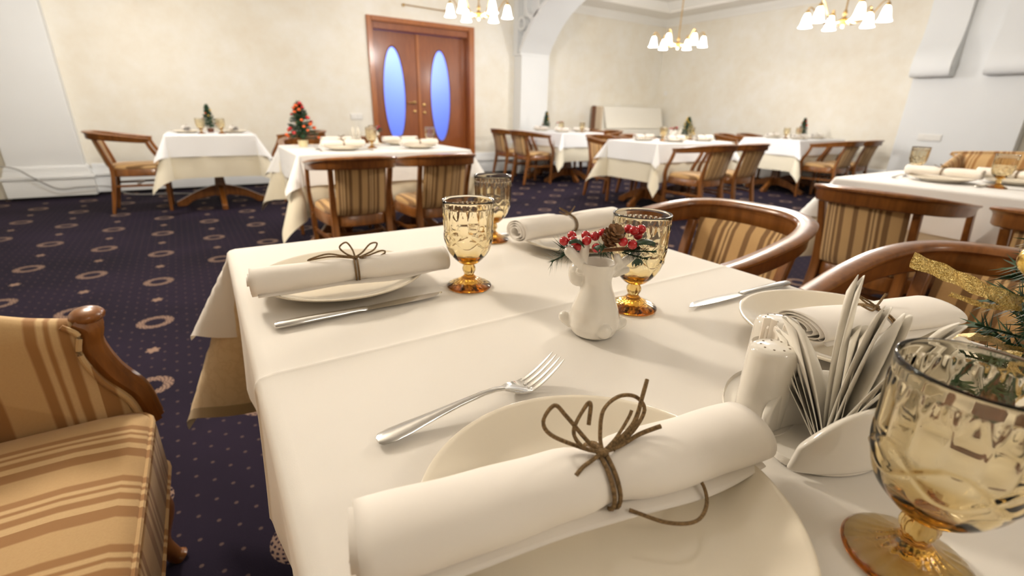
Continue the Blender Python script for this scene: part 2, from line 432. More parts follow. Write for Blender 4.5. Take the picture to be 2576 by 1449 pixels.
ringmesh(6.48, 2.80, .10, .14).build('lattice_ring', white_paint, ao, ang=30)
MB().box(AX0+.03, AX1-.03, 7.13, 7.19, .035, .36).build('plinth', white_paint, ao, smooth=False, bevel=.01)
# pillar with scroll corbels on the wall with the pillar
po = struct(MB().box(8.13, XB, 1.72, 2.925, 0, 2.80).build('trim_6', white_paint, smooth=False, bevel=.006), 'white pillar with two scroll corbels on the wall with the pillar')
prof = cr([(0, 1.56, 0), (.14, 1.56, 0), (.185, 1.575, 0), (.205, 1.64, 0), (.20, 1.74, 0), (.165, 1.86, 0), (.115, 1.98, 0), (.085, 2.12, 0), (.08, 2.3, 0), (.10, 2.5, 0), (.16, 2.66, 0), (.22, 2.79, 0)], 5)
prof = [(p.x, p.y) for p in prof]+[(0, 2.79)]
for y0, y1 in ((2.50, 2.915), (1.81, 2.19)):
    cb = MB().prism([(8.13-a, b) for a, b in prof], y0, y1, lambda a, b, c: (a, c, b)).build('scroll_corbel', white_paint, po, ang=35, bevel=.006)
    MB().ell((8.00, y0-.002, 1.70), (.03, .012, .045)).build('scroll_eye', white_paint, cb)
# double door with oval blue glass
door = struct(thing('door_1', None, None), 'open-grained double wooden door with tall oval blue glass panes')
del_keys = [k for k in ('category',) if k in door.keys()]
for nm, b in (('door_frame_post', (2.245, DX0, 7.385, 7.60, 0, 2.255)), ('door_frame_post', (DX1, 3.93, 7.385, 7.60, 0, 2.255)), ('door_frame_head', (DX0, 3.855, 7.385, 7.60, DZ, 2.255))):
    x0, x1, y0, y1, z0, z1 = b
    if nm == 'door_frame_post': x0, x1 = (2.245, 2.315) if x0 < 3 else (3.855, 3.945)
    m = MB().box(x0, x1, y0, YA+.01, z0, z1)
    m.build(nm, wood_frame, door, smooth=False, bevel=.008)
for x0, x1 in ((2.316, 2.345), (3.845, 3.879)):
    MB().box(x0, x1, 7.43, 7.62, 0, DZ).build('door_jamb', wood_door, door, smooth=False, bevel=.004)
MB().box(3.80, 3.845, 7.53, 7.61, 0, 2.10).build('door_stop', wood_door, door, smooth=False, bevel=.004)
MB().box(2.345, 3.845, 7.43, 7.62, 2.10, DZ-.001).build('door_jamb_head', wood_door, door, smooth=False, bevel=.004)
def leaf(x0, x1, cx):
    z0, z1, y0, y1 = .01, 2.095, 7.545, 7.59; rx, rz, cz = .172, .68, 1.225; n = 64
    def rect(a):
        c, s_ = cos(a), sin(a); t = min(((x1-cx) if c > 0 else (cx-x0))/max(abs(c), 1e-9), ((z1-cz) if s_ > 0 else (cz-z0))/max(abs(s_), 1e-9))
        return cx+c*t, cz+s_*t
    # corner angles are included so that the outline stays a rectangle
    angs = sorted([2*pi*i/n for i in range(n)]+[atan2(zc-cz, xc-cx) % (2*pi) for xc in (x0, x1) for zc in (z0, z1)])
    E = [(cx+rx*cos(a), cz+rz*sin(a)) for a in angs]; Rr = [rect(a) for a in angs]
    m = MB().loft([[(a, y0, b) for a, b in Rr], [(a, y0, b) for a, b in E], [(a, y1, b) for a, b in E], [(a, y1, b) for a, b in Rr], [(a, y0, b) for a, b in Rr]], cap=False)
    lf = m.build('door_leaf', wood_door, door, ang=30)
    MB().prism([(cx+(rx+.004)*cos(2*pi*i/48), cz+(rz+.004)*sin(2*pi*i/48)) for i in range(48)], 7.563, 7.571, lambda a, b, c: (a, c, b)).build('oval_pane', blue_glass, lf)
    pts = [(cx+(rx+.001)*cos(2*pi*i/64), y0, cz+(rz+.001)*sin(2*pi*i/64)) for i in range(64)]
    MB().tube(pts, .009, 8, closed=True, upv=(0, 1, 0)).build('oval_bead', wood_dark, lf)
    return lf
l1 = leaf(2.345, 3.035, 2.645); l2 = leaf(3.037, 3.80, 3.405)
MB().box(3.015, 3.065, 7.525, 7.546, .01, 2.095).build('meeting_strip', wood_frame, l2, smooth=False, bevel=.006)
def disc(x, z, r, par, nm):
    MB().lathe([(0, 0), (r, 0), (r*.9, .008), (r*.3, .011), (0, .011)], 20).xf(Matrix.Translation((x, 7.526 if x > 3.0 and x < 3.065 else 7.545, z)) @ Matrix.Rotation(radians(90), 4, 'X')).build(nm, brass, par)
disc(2.96, 1.13, .024, l1, 'handle_rose'); disc(2.955, 1.00, .022, l1, 'keyhole_plate')
disc(3.115, 1.10, .026, l2, 'handle_rose'); disc(3.118, .985, .024, l2, 'keyhole_plate')
MB().tube(cr([(2.96, 7.54, 1.13), (2.96, 7.49, 1.13), (2.94, 7.485, 1.13), (2.87, 7.488, 1.128), (2.84, 7.49, 1.122)], 5), .009, 10).build('lever_handle', brass, l1)
# corridor behind the door, with an unseen blue light added to backlight the panes
struct(MB().box(1.6, 4.6, 9.4, 9.5, 0, 2.6).box(1.5, 1.6, 7.62, 9.5, 0, 2.6).box(4.6, 4.7, 7.62, 9.5, 0, 2.6).box(1.5, 4.7, 7.62, 9.5, 2.6, 2.7).build('wall_corridor', plain('corridor_paint', (.30, .42, .85), .8), smooth=False), 'bluish corridor wall behind the glass of the double door')
def area(name, loc, rot, size, power, col, parent=None):
    L = bpy.data.lights.new(name, 'AREA'); L.size = size; L.energy = power; L.color = col
    o = bpy.data.objects.new(name, L); COL.objects.link(o); o.location = loc; o.rotation_euler = rot; return o
area('pane_backlight', (2.9, 8.5, 2.5), (radians(-28), 0, 0), .7, 62, (.32, .44, 1))
# thin rail over the door
rl = thing('wall_rail', 'thin brass rail fixed on the wall above the double door', 'rail', (3.1, YA, 2.43))
MB().tube([(-.30, -.03, .005), (.37, -.03, -.005)], .008, 8).build('rod', brass, rl)
for sx in (-.30, .37): MB().box(sx-.012, sx+.012, -.045, -.001, -.018, .018).build('bracket', brass, rl, smooth=False, bevel=.003)
# ceiling vent beyond the arch
vt = thing('ceiling_vent', 'small brown vent grille in the white ceiling beyond the arch', 'vent', (5.57, 6.52, 2.80))
vm = plain('vent_brown', (.45, .33, .16), .5)
MB().box(-.11, .11, -.11, .11, -.012, -.001).build('vent_frame', vm, vt, smooth=False, bevel=.004)
for k in range(5): MB().box(-.09, .09, -.085+k*.038, -.07+k*.038, -.022, -.012).build('slat', vm, vt, smooth=False)
def switch(name, loc, ax, n, label):
    t = thing(name, label, 'switch', loc); wd = .085*n
    M_ = Matrix.Identity(4) if ax == 'y' else Matrix.Rotation(radians(-90), 4, 'Z')
    MB().box(-wd/2, wd/2, -.011, -.001, -.043, .043).xf(M_).build('plate', plastic, t, smooth=False, bevel=.003)
    for k in range(n):
        cx = -wd/2+.085*(k+.5); MB().box(cx-.032, cx+.032, -.016, -.0115, -.032, .032).xf(M_).build('rocker', plastic, t, smooth=False, bevel=.002)
    return t
switch('light_switch', (2.0, YA, .915), 'y', 2, 'white double light switch on the wall beside the double door')
switch('light_switch', (8.13, 2.55, .83), 'x', 3, 'wide white switch plate on the white pillar behind the sofa')
switch('wall_sensor', (XB, 7.2, 1.45), 'x', 1, 'tiny white wall sensor near the room corner behind the piano')
# trailing cable by the pilaster with the cable
tag(MB().tube(cr([(-1.95, 7.05, .40), (-1.72, 7.12, .36), (-1.58, 7.14, .24), (-1.42, 7.14, .125), (-1.25, 7.14, .13), (-1.08, 7.15, .13), (-.95, 7.2, .10), (-.8, 7.15, .02), (-.45, 7.1, .008), (-.2, 7.0, .008)], 8), .007, 8).build('cable', cable_m), 'thin grey cable hanging along the foot of the white pilaster', 'cable')

# ------------------------------------------------------------------ chandeliers
def chandelier(loc, label, zc, power, col, rz=0.):
    t = thing('chandelier', label, 'chandelier', loc, rz, 'brass chandeliers with white bell shades'); h = zc-loc[2]
    MB().lathe([(0, h), (.06, h), (.055, h-.03), (.012, h-.05), (0, h-.05)], 20).build('canopy', brass, t)
    MB().tube([(0, 0, h-.04), (0, 0, .06)], .007, 8).build('stem', brass, t)
    MB().lathe([(0, -.03), (.012, -.026), (.022, -.005), (.03, .02), (.024, .05), (.012, .075), (.02, .10), (.009, .13), (0, .135)], 20).build('hub', brass, t)
    for k in range(6):
        a = 2*pi*k/6+.3; ca, sa = cos(a), sin(a)
        pts = cr([(.015, 0, .05), (.10, 0, .01), (.20, 0, .05), (.28, 0, .16), (.318, 0, .175), (.325, 0, .145)], 6)
        R_ = Matrix.Rotation(a, 4, 'Z')
        arm = MB().tube(pts, .006, 8, upv=(0, 1, 0)).xf(R_).build('arm', brass, t)
        MB().lathe([(0, .155), (.017, .153), (.02, .13), (.016, .125), (0, .125)], 16).xf(R_ @ Matrix.Translation((.325, 0, 0))).build('socket_cup', brass, arm)
        sh = MB().lathe([(.018, .125), (.026, .115), (.036, .08), (.044, .04), (.052, .012), (.062, 0), (.0595, 0), (.049, .013), (.041, .04), (.033, .08), (.023, .113), (.016, .12)], 28,
                        relief=lambda a_, z, j: .0025*cos(8*a_)*max(0, 1-z/.02)).xf(R_ @ Matrix.Translation((.325, 0, 0)))
        sh.build('bell_shade', shade_m, arm)
    L = bpy.data.lights.new('bulbs', 'POINT'); L.energy = power; L.color = col; L.shadow_soft_size = .16
    o = bpy.data.objects.new('bulbs', L); COL.objects.link(o); o.parent = t; o.location = (0, 0, -.07)
    return t
WARM = (1, .975, .945); WARMER = (1, .89, .735)
chandelier((2.93, 5.38, 2.03), 'brass chandelier with white bell shades hanging before the double door', 2.95, LAMP_W, WARM, .2)
chandelier((5.75, 4.88, 1.91), 'brass chandelier with white bell shades hanging near the corner of the room beyond the arch', 2.95, LAMP_W*1.15, WARM, .0)
chandelier((5.45, 2.66, 1.89), 'brass chandelier with white bell shades hanging before the wall with the pillar', 2.95, LAMP_W*1.15, WARM, .5)
chandelier((-.35, 2.55, 2.05), 'brass chandelier with white bell shades hanging between the striped settee and the door wall', 2.95, LAMP_W*2.0, WARMER, .1)
chandelier((2.93, 1.9, 2.05), 'brass chandelier with white bell shades hanging above the table with the striped sofa', 2.95, LAMP_W*1.0, WARMER, .4)
chandelier((.9, -1.35, 2.08), 'added unseen brass chandelier with white bell shades, fill light near the wall opposite the door', 2.95, LAMP_W*.22, WARMER, .2)  # unseen chandelier added behind the camera as frontal fill
chandelier((-.6, 5.6, 2.05), 'brass chandelier with white bell shades hanging by the pilaster with the cable', 2.95, LAMP_W*.75, WARM, .4)

# ------------------------------------------------------------------ chairs
def make_chair():
    t = thing('barrel_chair', 'x', 'chair')
    half = [(.0, -.340, .775), (.13, -.328, .773), (.215, -.275, .766), (.258, -.175, .752), (.270, -.05, .735), (.268, .06, .720), (.262, .14, .712)]
    pts = cr([(-x, y, z) for x, y, z in half[:0:-1]]+half, 8)
    # profile: + side is outward for this winding
    RP = [(-.026, -.002), (-.020, .004), (.026, .004), (.033, -.001), (.033, -.009), (.022, -.016), (.017, -.026), (.015, -.062), (.009, -.068), (-.009, -.068), (-.014, -.062), (-.015, -.028), (-.020, -.016), (-.027, -.010)]
    MB().sweep(pts, RP, scale=lambda u: (1-.22*abs(2*u-1)**2, 1-.38*abs(2*u-1)**1.6)).build('top_rail', wood_chair, t, ang=50)
    def sq(a, b): return [(-a, -b), (a, -b), (a, b), (-a, b)]
    for s in (-1, 1):
        p = cr([(s*.205, -.275, 0), (s*.196, -.235, .2), (s*.188, -.205, .40), (s*.192, -.228, .55), (s*.198, -.272, .705)], 5)
        MB().sweep(p, sq(.016, .020), upv=(1, 0, 0), scale=lambda u: .8+.35*sin(pi*min(1, u*1.25))).build('leg', wood_chair, t, ang=50, bevel=.004)
        p = cr([(s*.235, .195, 0), (s*.238, .205, .2), (s*.24, .21, .38)], 4)
        MB().sweep(p, sq(.018, .018), upv=(1, 0, 0), scale=lambda u: .78+.32*u).build('leg', wood_chair, t, ang=50, bevel=.004)
        p = cr([(s*.241, .213, .38), (s*.248, .216, .45), (s*.256, .195, .52), (s*.262, .150, .60), (s*.264, .122, .67), (s*.263, .12, .70)], 5)
        MB().sweep(p, sq(.018, .014), upv=(1, 0, 0), scale=lambda u: 1.1-.25*u).build('arm_post', wood_chair, t, ang=50, bevel=.004)
        MB().sweep([(s*.236, .195, .265), (s*.197, -.22, .265)], sq(.008, .011)).build('stretcher', wood_chair, t, smooth=False, bevel=.002)
    MB().sweep(cr([(-.218, 0, .265), (0, -.045, .265), (.218, 0, .265)], 6), sq(.008, .010)).build('stretcher', wood_chair, t, ang=50, bevel=.002)
    def outline(k, dz):
        out = []
        n = 44
        for i in range(n):
            a = 2*pi*i/n; c, s_ = cos(a), sin(a); e = .42
            x = abs(c)**e*(1 if c > 0 else -1); y = abs(s_)**e*(1 if s_ > 0 else -1)
            w_ = .237+.022*y
            out.append((x*w_*k[0], .002+y*(.215+(.018*(1-x*x) if y > 0 else .022*(1-x*x)))*k[1], dz))
        return out
    MB().loft([outline((.97, .97), .355), outline((1, 1), .36), outline((1, 1), .418), outline((.98, .98), .424)]).build('seat_frame', wood_chair, t, ang=40)
    MB().loft([outline((.95, .95), .4245), outline((.965, .965), .435), outline((.955, .955), .450), outline((.90, .90), .463), outline((.72, .72), .470), outline((.35, .35), .473)]).build('seat_cushion', fabric, t, ang=70)
    # upholstered back, slightly pillowed, follows the rail
    def back(sgn):
        def f(u, v):
            x = -.172+.344*u; z = .432+.285*v
            yc = -.215-.052*v-.048*(1-(x/.19)**2)*(0.55+.45*v)
            th = .016*(1-abs(2*u-1)**6)**.5*(1-abs(2*v-1)**8)**.5
            return (x, yc+sgn*th*(1 if sgn > 0 else .7), z)
        return f
    m = MB().grid(back(1), 21, 13).grid(back(-1), 21, 13)
    m.build('back_panel', fabric, t, ang=80)
    for o in kids(t): o.data.transform(Matrix.Diagonal((.87, 1, 1, 1)))
    return t
CH = make_chair(); CH_used = [False]
def chair(x, y, face, label, group):
    """face: heading of the seat front in degrees (0 = +Y, 90 = +X)"""
    rz = -radians(face)
    if not CH_used[0]:
        CH_used[0] = True; CH['label'] = label; CH['group'] = group; return place(CH, (x, y, 0), rz)
    return dup(CH, (x, y, 0), rz, label, group)
GN = 'barrel chairs at the large set table'; G2 = 'barrel chairs at the table with the red-flowered tree'
chair(1.10, .83, -90, 'barrel chair pulled up beside the amber goblet and the ceramic deer vase', GN)
chair(1.11, .19, -90, 'barrel chair drawn up behind the paper napkin holder', GN)
GA = 'barrel chairs with backs to the large set table, at the sofa table'
chair(2.53, .84, 90, 'striped barrel chair with its back turned, at the end of the sofa table', GA)
chair(2.53, .25, 90, 'striped barrel chair with its back turned, beside the other one at the sofa table', GA)
chair(-.56, 6.16, 90, 'single barrel chair left of the small table by the cable', 'barrel chairs at the small wall table')
chair(.92, 6.22, -90, 'barrel chair right of the small table by the cable', 'barrel chairs at the small wall table')
chair(.765, 3.12, 0, 'barrel chair with striped back below the red-flowered tree', G2)
chair(1.305, 3.12, 0, 'barrel chair beside the one below the red-flowered tree', G2)
chair(.82, 4.50, 180, 'barrel chair half hidden behind the red-flowered tree', G2)
chair(1.40, 4.50, 180, 'barrel chair half hidden behind the distant deer vase', G2)
G3 = 'barrel chairs at the table beside the arch pillar'
chair(4.27, 6.12, 90, 'barrel chair on the near side of the table beside the arch pillar', G3)
chair(4.27, 6.70, 90, 'barrel chair next to the wall at the table beside the arch pillar', G3)
chair(5.62, 6.12, -90, 'barrel chair facing the arch, left of the white piano', G3)
chair(5.62, 6.70, -90, 'barrel chair beneath the brown side of the white piano', G3)
G4 = 'barrel chairs at the middle table beyond the arch'
chair(4.35, 3.24, 0, 'barrel chair with its back turned, showing its seat, below the yellow-flowered tree', G4)
chair(4.90, 3.24, 0, 'barrel chair with its back turned, beside the one below the yellow-flowered tree', G4)
chair(4.42, 4.58, 180, 'barrel chair behind the corner of the middle table, legs showing on the carpet', G4)
chair(5.02, 4.58, 180, 'barrel chair behind the plates of the middle table', G4)
G5 = 'barrel chairs at the table by the pillar wall'
chair(7.14, 3.28, 0, 'barrel chair with its back turned at the table by the pillar wall', G5)
chair(7.69, 3.28, 0, 'barrel chair next to the white pillar, with its back turned', G5)
chair(7.12, 4.62, 180, 'barrel chair behind the corner of the table by the pillar wall', G5)
chair(7.72, 4.62, 180, 'barrel chair against the wall behind the table by the pillar', G5)

# ------------------------------------------------------------------ tables and cloths
def drape(x0, x1, y0, y1, z, L, A, r=.012, out=0., amp=.012, step=.05, seed=1, crease=(), Lf=None, edge=.012):
    rn = random.Random(seed); ph = [rn.uniform(0, 6) for _ in range(8)]
    def lines(a, b, cr_):
        o = [a-L+L*k/9 for k in range(9)]+[a-edge*k for k in (1.6, 1.0, .5)]+[a]
        n = max(2, int((b-a)/step)); o += [a+(b-a)*k/n for k in range(1, n)]
        o += [b]+[b+edge*k for k in (.5, 1.0, 1.6)]+[b+L*(k+1)/9 for k in range(9)]
        for c in cr_: o += [c+d for d in (-.03, -.012, -.006, -.003, 0, .003, .006, .012, .03)]
        o = sorted(o); q = [o[0]]
        for v in o[1:]:
            if v-q[-1] > .0015: q.append(v)
        return q
    U = lines(x0, x1, [c for ax, c in crease if ax == 'x']); V = lines(y0, y1, [c for ax, c in crease if ax == 'y'])
    def arc(s):
        q = r*pi/2
        if s < q: return r*sin(s/r), r*(1-cos(s/r)), 0
        return r, r, s-q
    def P(u, v):
        dx = u-x1 if u > x1 else (u-x0 if u < x0 else 0); dy = v-y1 if v > y1 else (v-y0 if v < y0 else 0)
        cz = 0
        for ax, c in crease: cz += .0022*exp(-abs((u if ax == 'x' else v)-c)/.006)
        if dx == 0 and dy == 0:
            e = min(u-x0, x1-u, v-y0, y1-v)
            return (u, v, z+cz+.0006*sin(u*9+ph[0])*sin(v*8+ph[1])*min(1, e/.1))
        if dx == 0 or dy == 0:
            s = abs(dx)+abs(dy); o, d, rest = arc(s)
            if dx: tpos, tl, k = v-y0, y1-y0, 0 if dx > 0 else 1
            else: tpos, tl, k = u-x0, x1-x0, 2 if dy > 0 else 3
            wgt = min(1, tpos/.12, (tl-tpos)/.12); wgt = max(wgt, 0)
            rip = amp*(rest/max(L, .01))**1.3*wgt*(.55+.45*sin(tpos*2*pi/.31+ph[k])+.25*sin(tpos*2*pi/.17+ph[k+4]))
            o += rip+out+cz*1.2; zz = z-d-rest*(1-.02*wgt)
            if dx: return ((x1+o if dx > 0 else x0-o), v, zz)
            return (u, (y1+o if dy > 0 else y0-o), zz)
        s = hypot(dx, dy); th = atan2(abs(dy), abs(dx)); o, d, rest = arc(s); rho = A*sin(2*th)
        # stretch of the square corner and slight sideways curl of the fold
        o += rest*sin(rho)+out; dn = d+rest*cos(rho)
        return ((x1 if dx > 0 else x0)+(1 if dx > 0 else -1)*o*cos(th), (y1 if dy > 0 else y0)+(1 if dy > 0 else -1)*o*sin(th), z-dn)
    nu, nv = len(U), len(V); m = MB(); m.edge = [min(u-U[0], U[-1]-u, v-V[0], V[-1]-v) for v in V for u in U]
    m.v = [P(u, v) for v in V for u in U]
    m.f = [(j*nu+i, j*nu+i+1, (j+1)*nu+i+1, (j+1)*nu+i) for j in range(nv-1) for i in range(nu-1)]
    return m
def table(x0, x1, y0, y1, zt, cols, label):
    cx, cy = (x0+x1)/2, (y0+y1)/2; hx, hy = (x1-x0)/2, (y1-y0)/2
    t = thing('pedestal_table', label, 'table', (cx, cy, 0))
    MB().box(-hx, hx, -hy, hy, zt-.032, zt-.004).build('tabletop', wood_dark, t, smooth=False, bevel=.006)
    MB().box(-hx*.72, hx*.72, -hy*.72, hy*.72, zt-.085, zt-.033).build('apron', wood_dark, t, smooth=False)
    for ox, oy in cols:
        MB().loft([[(ox+a*k, oy+b*k, z) for a, b in ((-1, -1), (1, -1), (1, 1), (-1, 1))] for k, z in ((.055, .09), (.052, .2), (.042, .3), (.042, .6), (.055, zt-.086))]).build('column', wood_chair, t, ang=40, bevel=.006)
        for q in range(4):
            a = q*pi/2
            if len(cols) > 1 and q % 2 == (0 if abs(ox) > abs(oy) else 1): 
                ln = .26 if ((ox, oy)[0]*cos(a)+(ox, oy)[1]*sin(a)) > 0 else 0
            else: ln = .40
            if not ln: continue
            top = cr([(.05, .205, 0), (.12, .19, 0), (ln*.6, .145, 0), (ln, .06, 0), (ln+.03, .05, 0)], 4); bot = cr([(ln+.03, 0, 0), (ln-.05, 0, 0), (ln*.66, .055, 0), (.13, .085, 0), (.05, .10, 0)], 4)
            poly = [(p.x, p.y) for p in top+bot]; c, s_ = cos(a), sin(a)
            MB().prism(poly, -.026, .026, lambda p, z, w_: (ox+p*c-w_*s_, oy+p*s_+w_*c, z)).build('foot', wood_chair, t, ang=40, bevel=.006)
    return t
def clothed(x0, x1, y0, y1, cols, tl, ul, cl, near=False, seed=1):
    table(x0, x1, y0, y1, .742, cols, tl)
    L1, L2 = (.205, .395) if near else (.215, .42)
    st = .035 if near else .09
    dm = drape(x0-.003, x1+.003, y0-.003, y1+.003, .7425, L2, .46, out=.0, amp=.008 if near else .018, step=st, seed=seed)
    a = dm.build('undercloth', ivory_cloth if near else ivory_far, ang=60)
    if near:
        at = a.data.attributes.new('edge', 'FLOAT', 'POINT'); at.data.foreach_set('value', dm.edge)
    tag(a, ul, 'tablecloth', 'ivory undercloths')
    cz = [('y', .533), ('y', -.05)] if near else ()
    b = drape(x0-.006, x1+.006, y0-.006, y1+.006, .75, L1, .60, out=.006, amp=.010 if near else .022, step=st, seed=seed+5, crease=cz).build('tablecloth', near_cloth if near else white_cloth, ang=60)
    tag(b, cl, 'tablecloth', 'white top cloths')
clothed(.030, .845, -.16, 1.11, [(0, -.32), (0, .32)], 'pedestal table under the warm white cloth with pressed creases', 'ivory damask undercloth of the large set table, its corner hanging over the carpet', 'warm white cloth with pressed creases on the large set table', True, 3)
clothed(-.27, .49, 5.80, 6.60, [(0, 0)], 'small pedestal table by the wall with the cable', 'ivory undercloth of the small table by the cable', 'white cloth on the small table by the cable', seed=4)
clothed(.53, 1.75, 3.40, 4.20, [(-.3, 0), (.3, 0)], 'pedestal table before the double door', 'ivory undercloth under the red-flowered tree table', 'white cloth under the red-flowered tree', seed=6)
clothed(4.55, 5.33, 5.78, 6.95, [(0, -.26), (0, .26)], 'pedestal table beside the arch pillar', 'ivory undercloth of the table beside the arch pillar', 'white cloth of the table beside the arch pillar', seed=9)
clothed(4.10, 5.36, 3.58, 4.30, [(-.3, 0), (.3, 0)], 'pedestal table in the middle beyond the arch', 'ivory undercloth below the yellow-flowered tree', 'white cloth below the yellow-flowered tree', seed=12)
clothed(6.85, 8.08, 3.55, 4.33, [(-.3, 0), (.3, 0)], 'pedestal table by the wall with the pillar', 'ivory undercloth of the table by the pillar wall', 'white cloth of the table by the pillar wall', seed=15)
clothed(2.80, 3.58, -.08, 1.20, [(0, -.32), (0, .32)], 'pedestal table in front of the striped sofa', 'ivory undercloth of the table before the striped sofa', 'white cloth of the table before the striped sofa', seed=18)

# ------------------------------------------------------------------ striped settees
def make_sofa(Wd):
    """faces +Y; seat front at y=0; right arm (inner face) at x=+Wd/2"""
    t = thing('settee', 'x', 'sofa'); h = Wd/2
    def rr(x0, x1, y0, y1, r, z, n=5):
        out = []
        for cx, cy, a0 in ((x1-r, y1-r, 0), (x0+r, y1-r, 90), (x0+r, y0+r, 180), (x1-r, y0+r, 270)):
            for k in range(n): a = radians(a0+90*k/(n-1)); out.append((cx+r*cos(a), cy+r*sin(a), z))
        return out
    MB().loft([rr(-h+.012, h-.012, -.58, -.010, .05, .30), rr(-h+.004, h-.004, -.58, 0, .05, .315), rr(-h+.004, h-.004, -.58, 0, .05, .425), rr(-h+.01, h-.01, -.58, -.008, .05, .445), rr(-h+.03, h-.03, -.57, -.03, .06, .458), rr(-h+.10, h-.10, -.52, -.10, .06, .466)]).build('seat_cushion', sofa_fab, t, ang=60)
    for zz, ins in ((.437, .004), (.318, .0)):
        MB().tube(rr(-h+ins, h-ins, -.58, -ins, .05, zz), .0045, 6, closed=True).build('piping', sofa_fab, t)
    MB().box(-h-.055, h+.055, -.60, -.02, .22, .299).build('seat_rail', wood_chair, t, smooth=False, bevel=.012)
    # back
    def bk(sg):
        def f(u, v):
            x = (-h-.03)+(2*h+.06)*u; zt = .83+.035*sin(pi*u); z = .40+(zt-.40)*v
            return (x, -.56-.10*v+sg*(.055*(1-abs(2*v-1)**7)**.5*(1-abs(2*u-1)**18)**.5), z)
        return f
    MB().grid(bk(1), 41, 13).grid(bk(-1), 41, 13).build('backrest', sofa_fab, t, ang=80)
    MB().tube(cr([(-h-.04, -.66, .80), (-h-.03, -.665, .838), (0, -.665, .870), (h+.03, -.665, .838), (h+.04, -.66, .80)], 8), .008, 8).build('back_piping', sofa_fab, t)
    for s in (-1, 1):
        # arm: front edge is an S curve, top climbs towards the back
        front = cr([(.0, .40, 0), (-.012, .47, 0), (-.045, .53, 0), (-.062, .59, 0), (-.056, .63, 0), (-.075, .652, 0)], 5)
        top = cr([(-.075, .652, 0), (-.14, .668, 0), (-.22, .700, 0), (-.36, .762, 0), (-.60, .84, 0)], 5)
        poly = [(p.x, p.y) for p in front]+[(p.x, p.y) for p in top[1:]]+[(-.62, .40)]
        n = len(poly); cxp, cyp = -.33, .52
        rings = []
        for k, off in ((.80, .0), (.93, .012), (.985, .024), (.985, .042), (.94, .052)):
            rings.append([(s*(h-.012+off), cxp+(a-cxp)*k-.012, cyp+(b-cyp)*k) for a, b in poly])
        arm = MB().loft(rings).build('arm_pad', sofa_fab_v, t, ang=60)
        # carved show-wood along the front edge and outside
        path = [(s*(h+.034), a-.006, b) for a, b in [(p.x, p.y) for p in front]]
        w1 = MB().sweep(path, [(-.030, -.018), (.030, -.018), (.034, -.006), (.024, .010), (.012, .004), (0, .013), (-.012, .004), (-.024, .010), (-.034, -.006)], upv=(0, 1, .35), scale=lambda u: .82+.25*u).build('arm_front', wood_chair, t, ang=50)
        MB().ell((s*(h+.030), -.068, .652), (.033, .028, .016)).build('scroll', wood_chair, w1)
        MB().tube([(s*(h-.004), a-.026, b-.004) for a, b in [(p.x, p.y) for p in front]], .005, 6).build('gimp_braid', sofa_fab_v, t)
        for yy, bow in ((-.06, 1), (-.56, -1)):
            p = cr([(s*(h+.02), yy-.01*bow, .24), (s*(h+.035), yy+.012*bow, .16), (s*(h+.025), yy-.006*bow, .08), (s*(h+.032), yy+.008*bow, .02), (s*(h+.034), yy+.020*bow, .002)], 5)
            MB().tube(p, .024, 10, upv=(1, 0, 0), scale=lambda u: 1.15-.55*u if u < .8 else .71+.6*(u-.8)).build('leg', wood_chair, t)
    return t
sofa_fab_v = stripes('striped_sofa_arm_fabric', 1, .155, hard([(.16, S_O), (.52, S_T), (.62, S_O), (.68, S_L), (.73, S_O), (.80, S_L), (.90, S_O), (1, S_L)], .012))
SF = make_sofa(1.40); tag(SF, 'striped settee with carved wooden arm close beside the large set table', 'sofa', None, None); SF['group'] = 'striped settees'
place(SF, (-.172, .40, 0), -radians(90))
dup(SF, (3.75, .45, 0), radians(90), 'striped settee against the white pillar side, behind the sofa table', 'striped settees')
# ------------------------------------------------------------------ white piano
pn = thing('upright_piano', 'white upright piano with raised lid in the corner beyond the arch', 'piano', (7.28, 7.05, 0))
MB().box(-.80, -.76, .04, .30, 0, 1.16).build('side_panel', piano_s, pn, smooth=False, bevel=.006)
MB().box(.76, .80, .04, .30, 0, 1.16).build('side_panel', piano_w, pn, smooth=False, bevel=.006)
MB().box(-.76, .76, .045, .30, 0, 1.15).build('case', piano_w, pn, smooth=False, bevel=.006)
MB().box(-.72, .92, -.24, .04, .62, .76).build('key_shelf', piano_w, pn, smooth=False, bevel=.01)
MB().add([(-.70, -.03, .77), (.86, -.03, .77), (.80, .03, 1.155), (-.76, .03, 1.155), (-.70, -.012, .77), (.86, -.012, .77), (.80, .044, 1.155), (-.76, .044, 1.155)], [(0, 1, 2, 3), (4, 7, 6, 5), (0, 4, 5, 1), (1, 5, 6, 2), (2, 6, 7, 3), (3, 7, 4, 0)]).build('fallboard', piano_w, pn, smooth=False)
MB().box(-.82, -.801, .20, .30, 0, 1.17).build('edge_panel', wood_dark, pn, smooth=False)
for s in (-.68, .70): MB().box(s-.03, s+.03, -.22, -.16, 0, .615).build('leg', piano_w, pn, smooth=False, bevel=.006)
for k in range(3): MB().box(-.09+k*.08, -.06+k*.08, -.08, .018, .05, .065).build('pedal', brass, pn, smooth=False, bevel=.004)

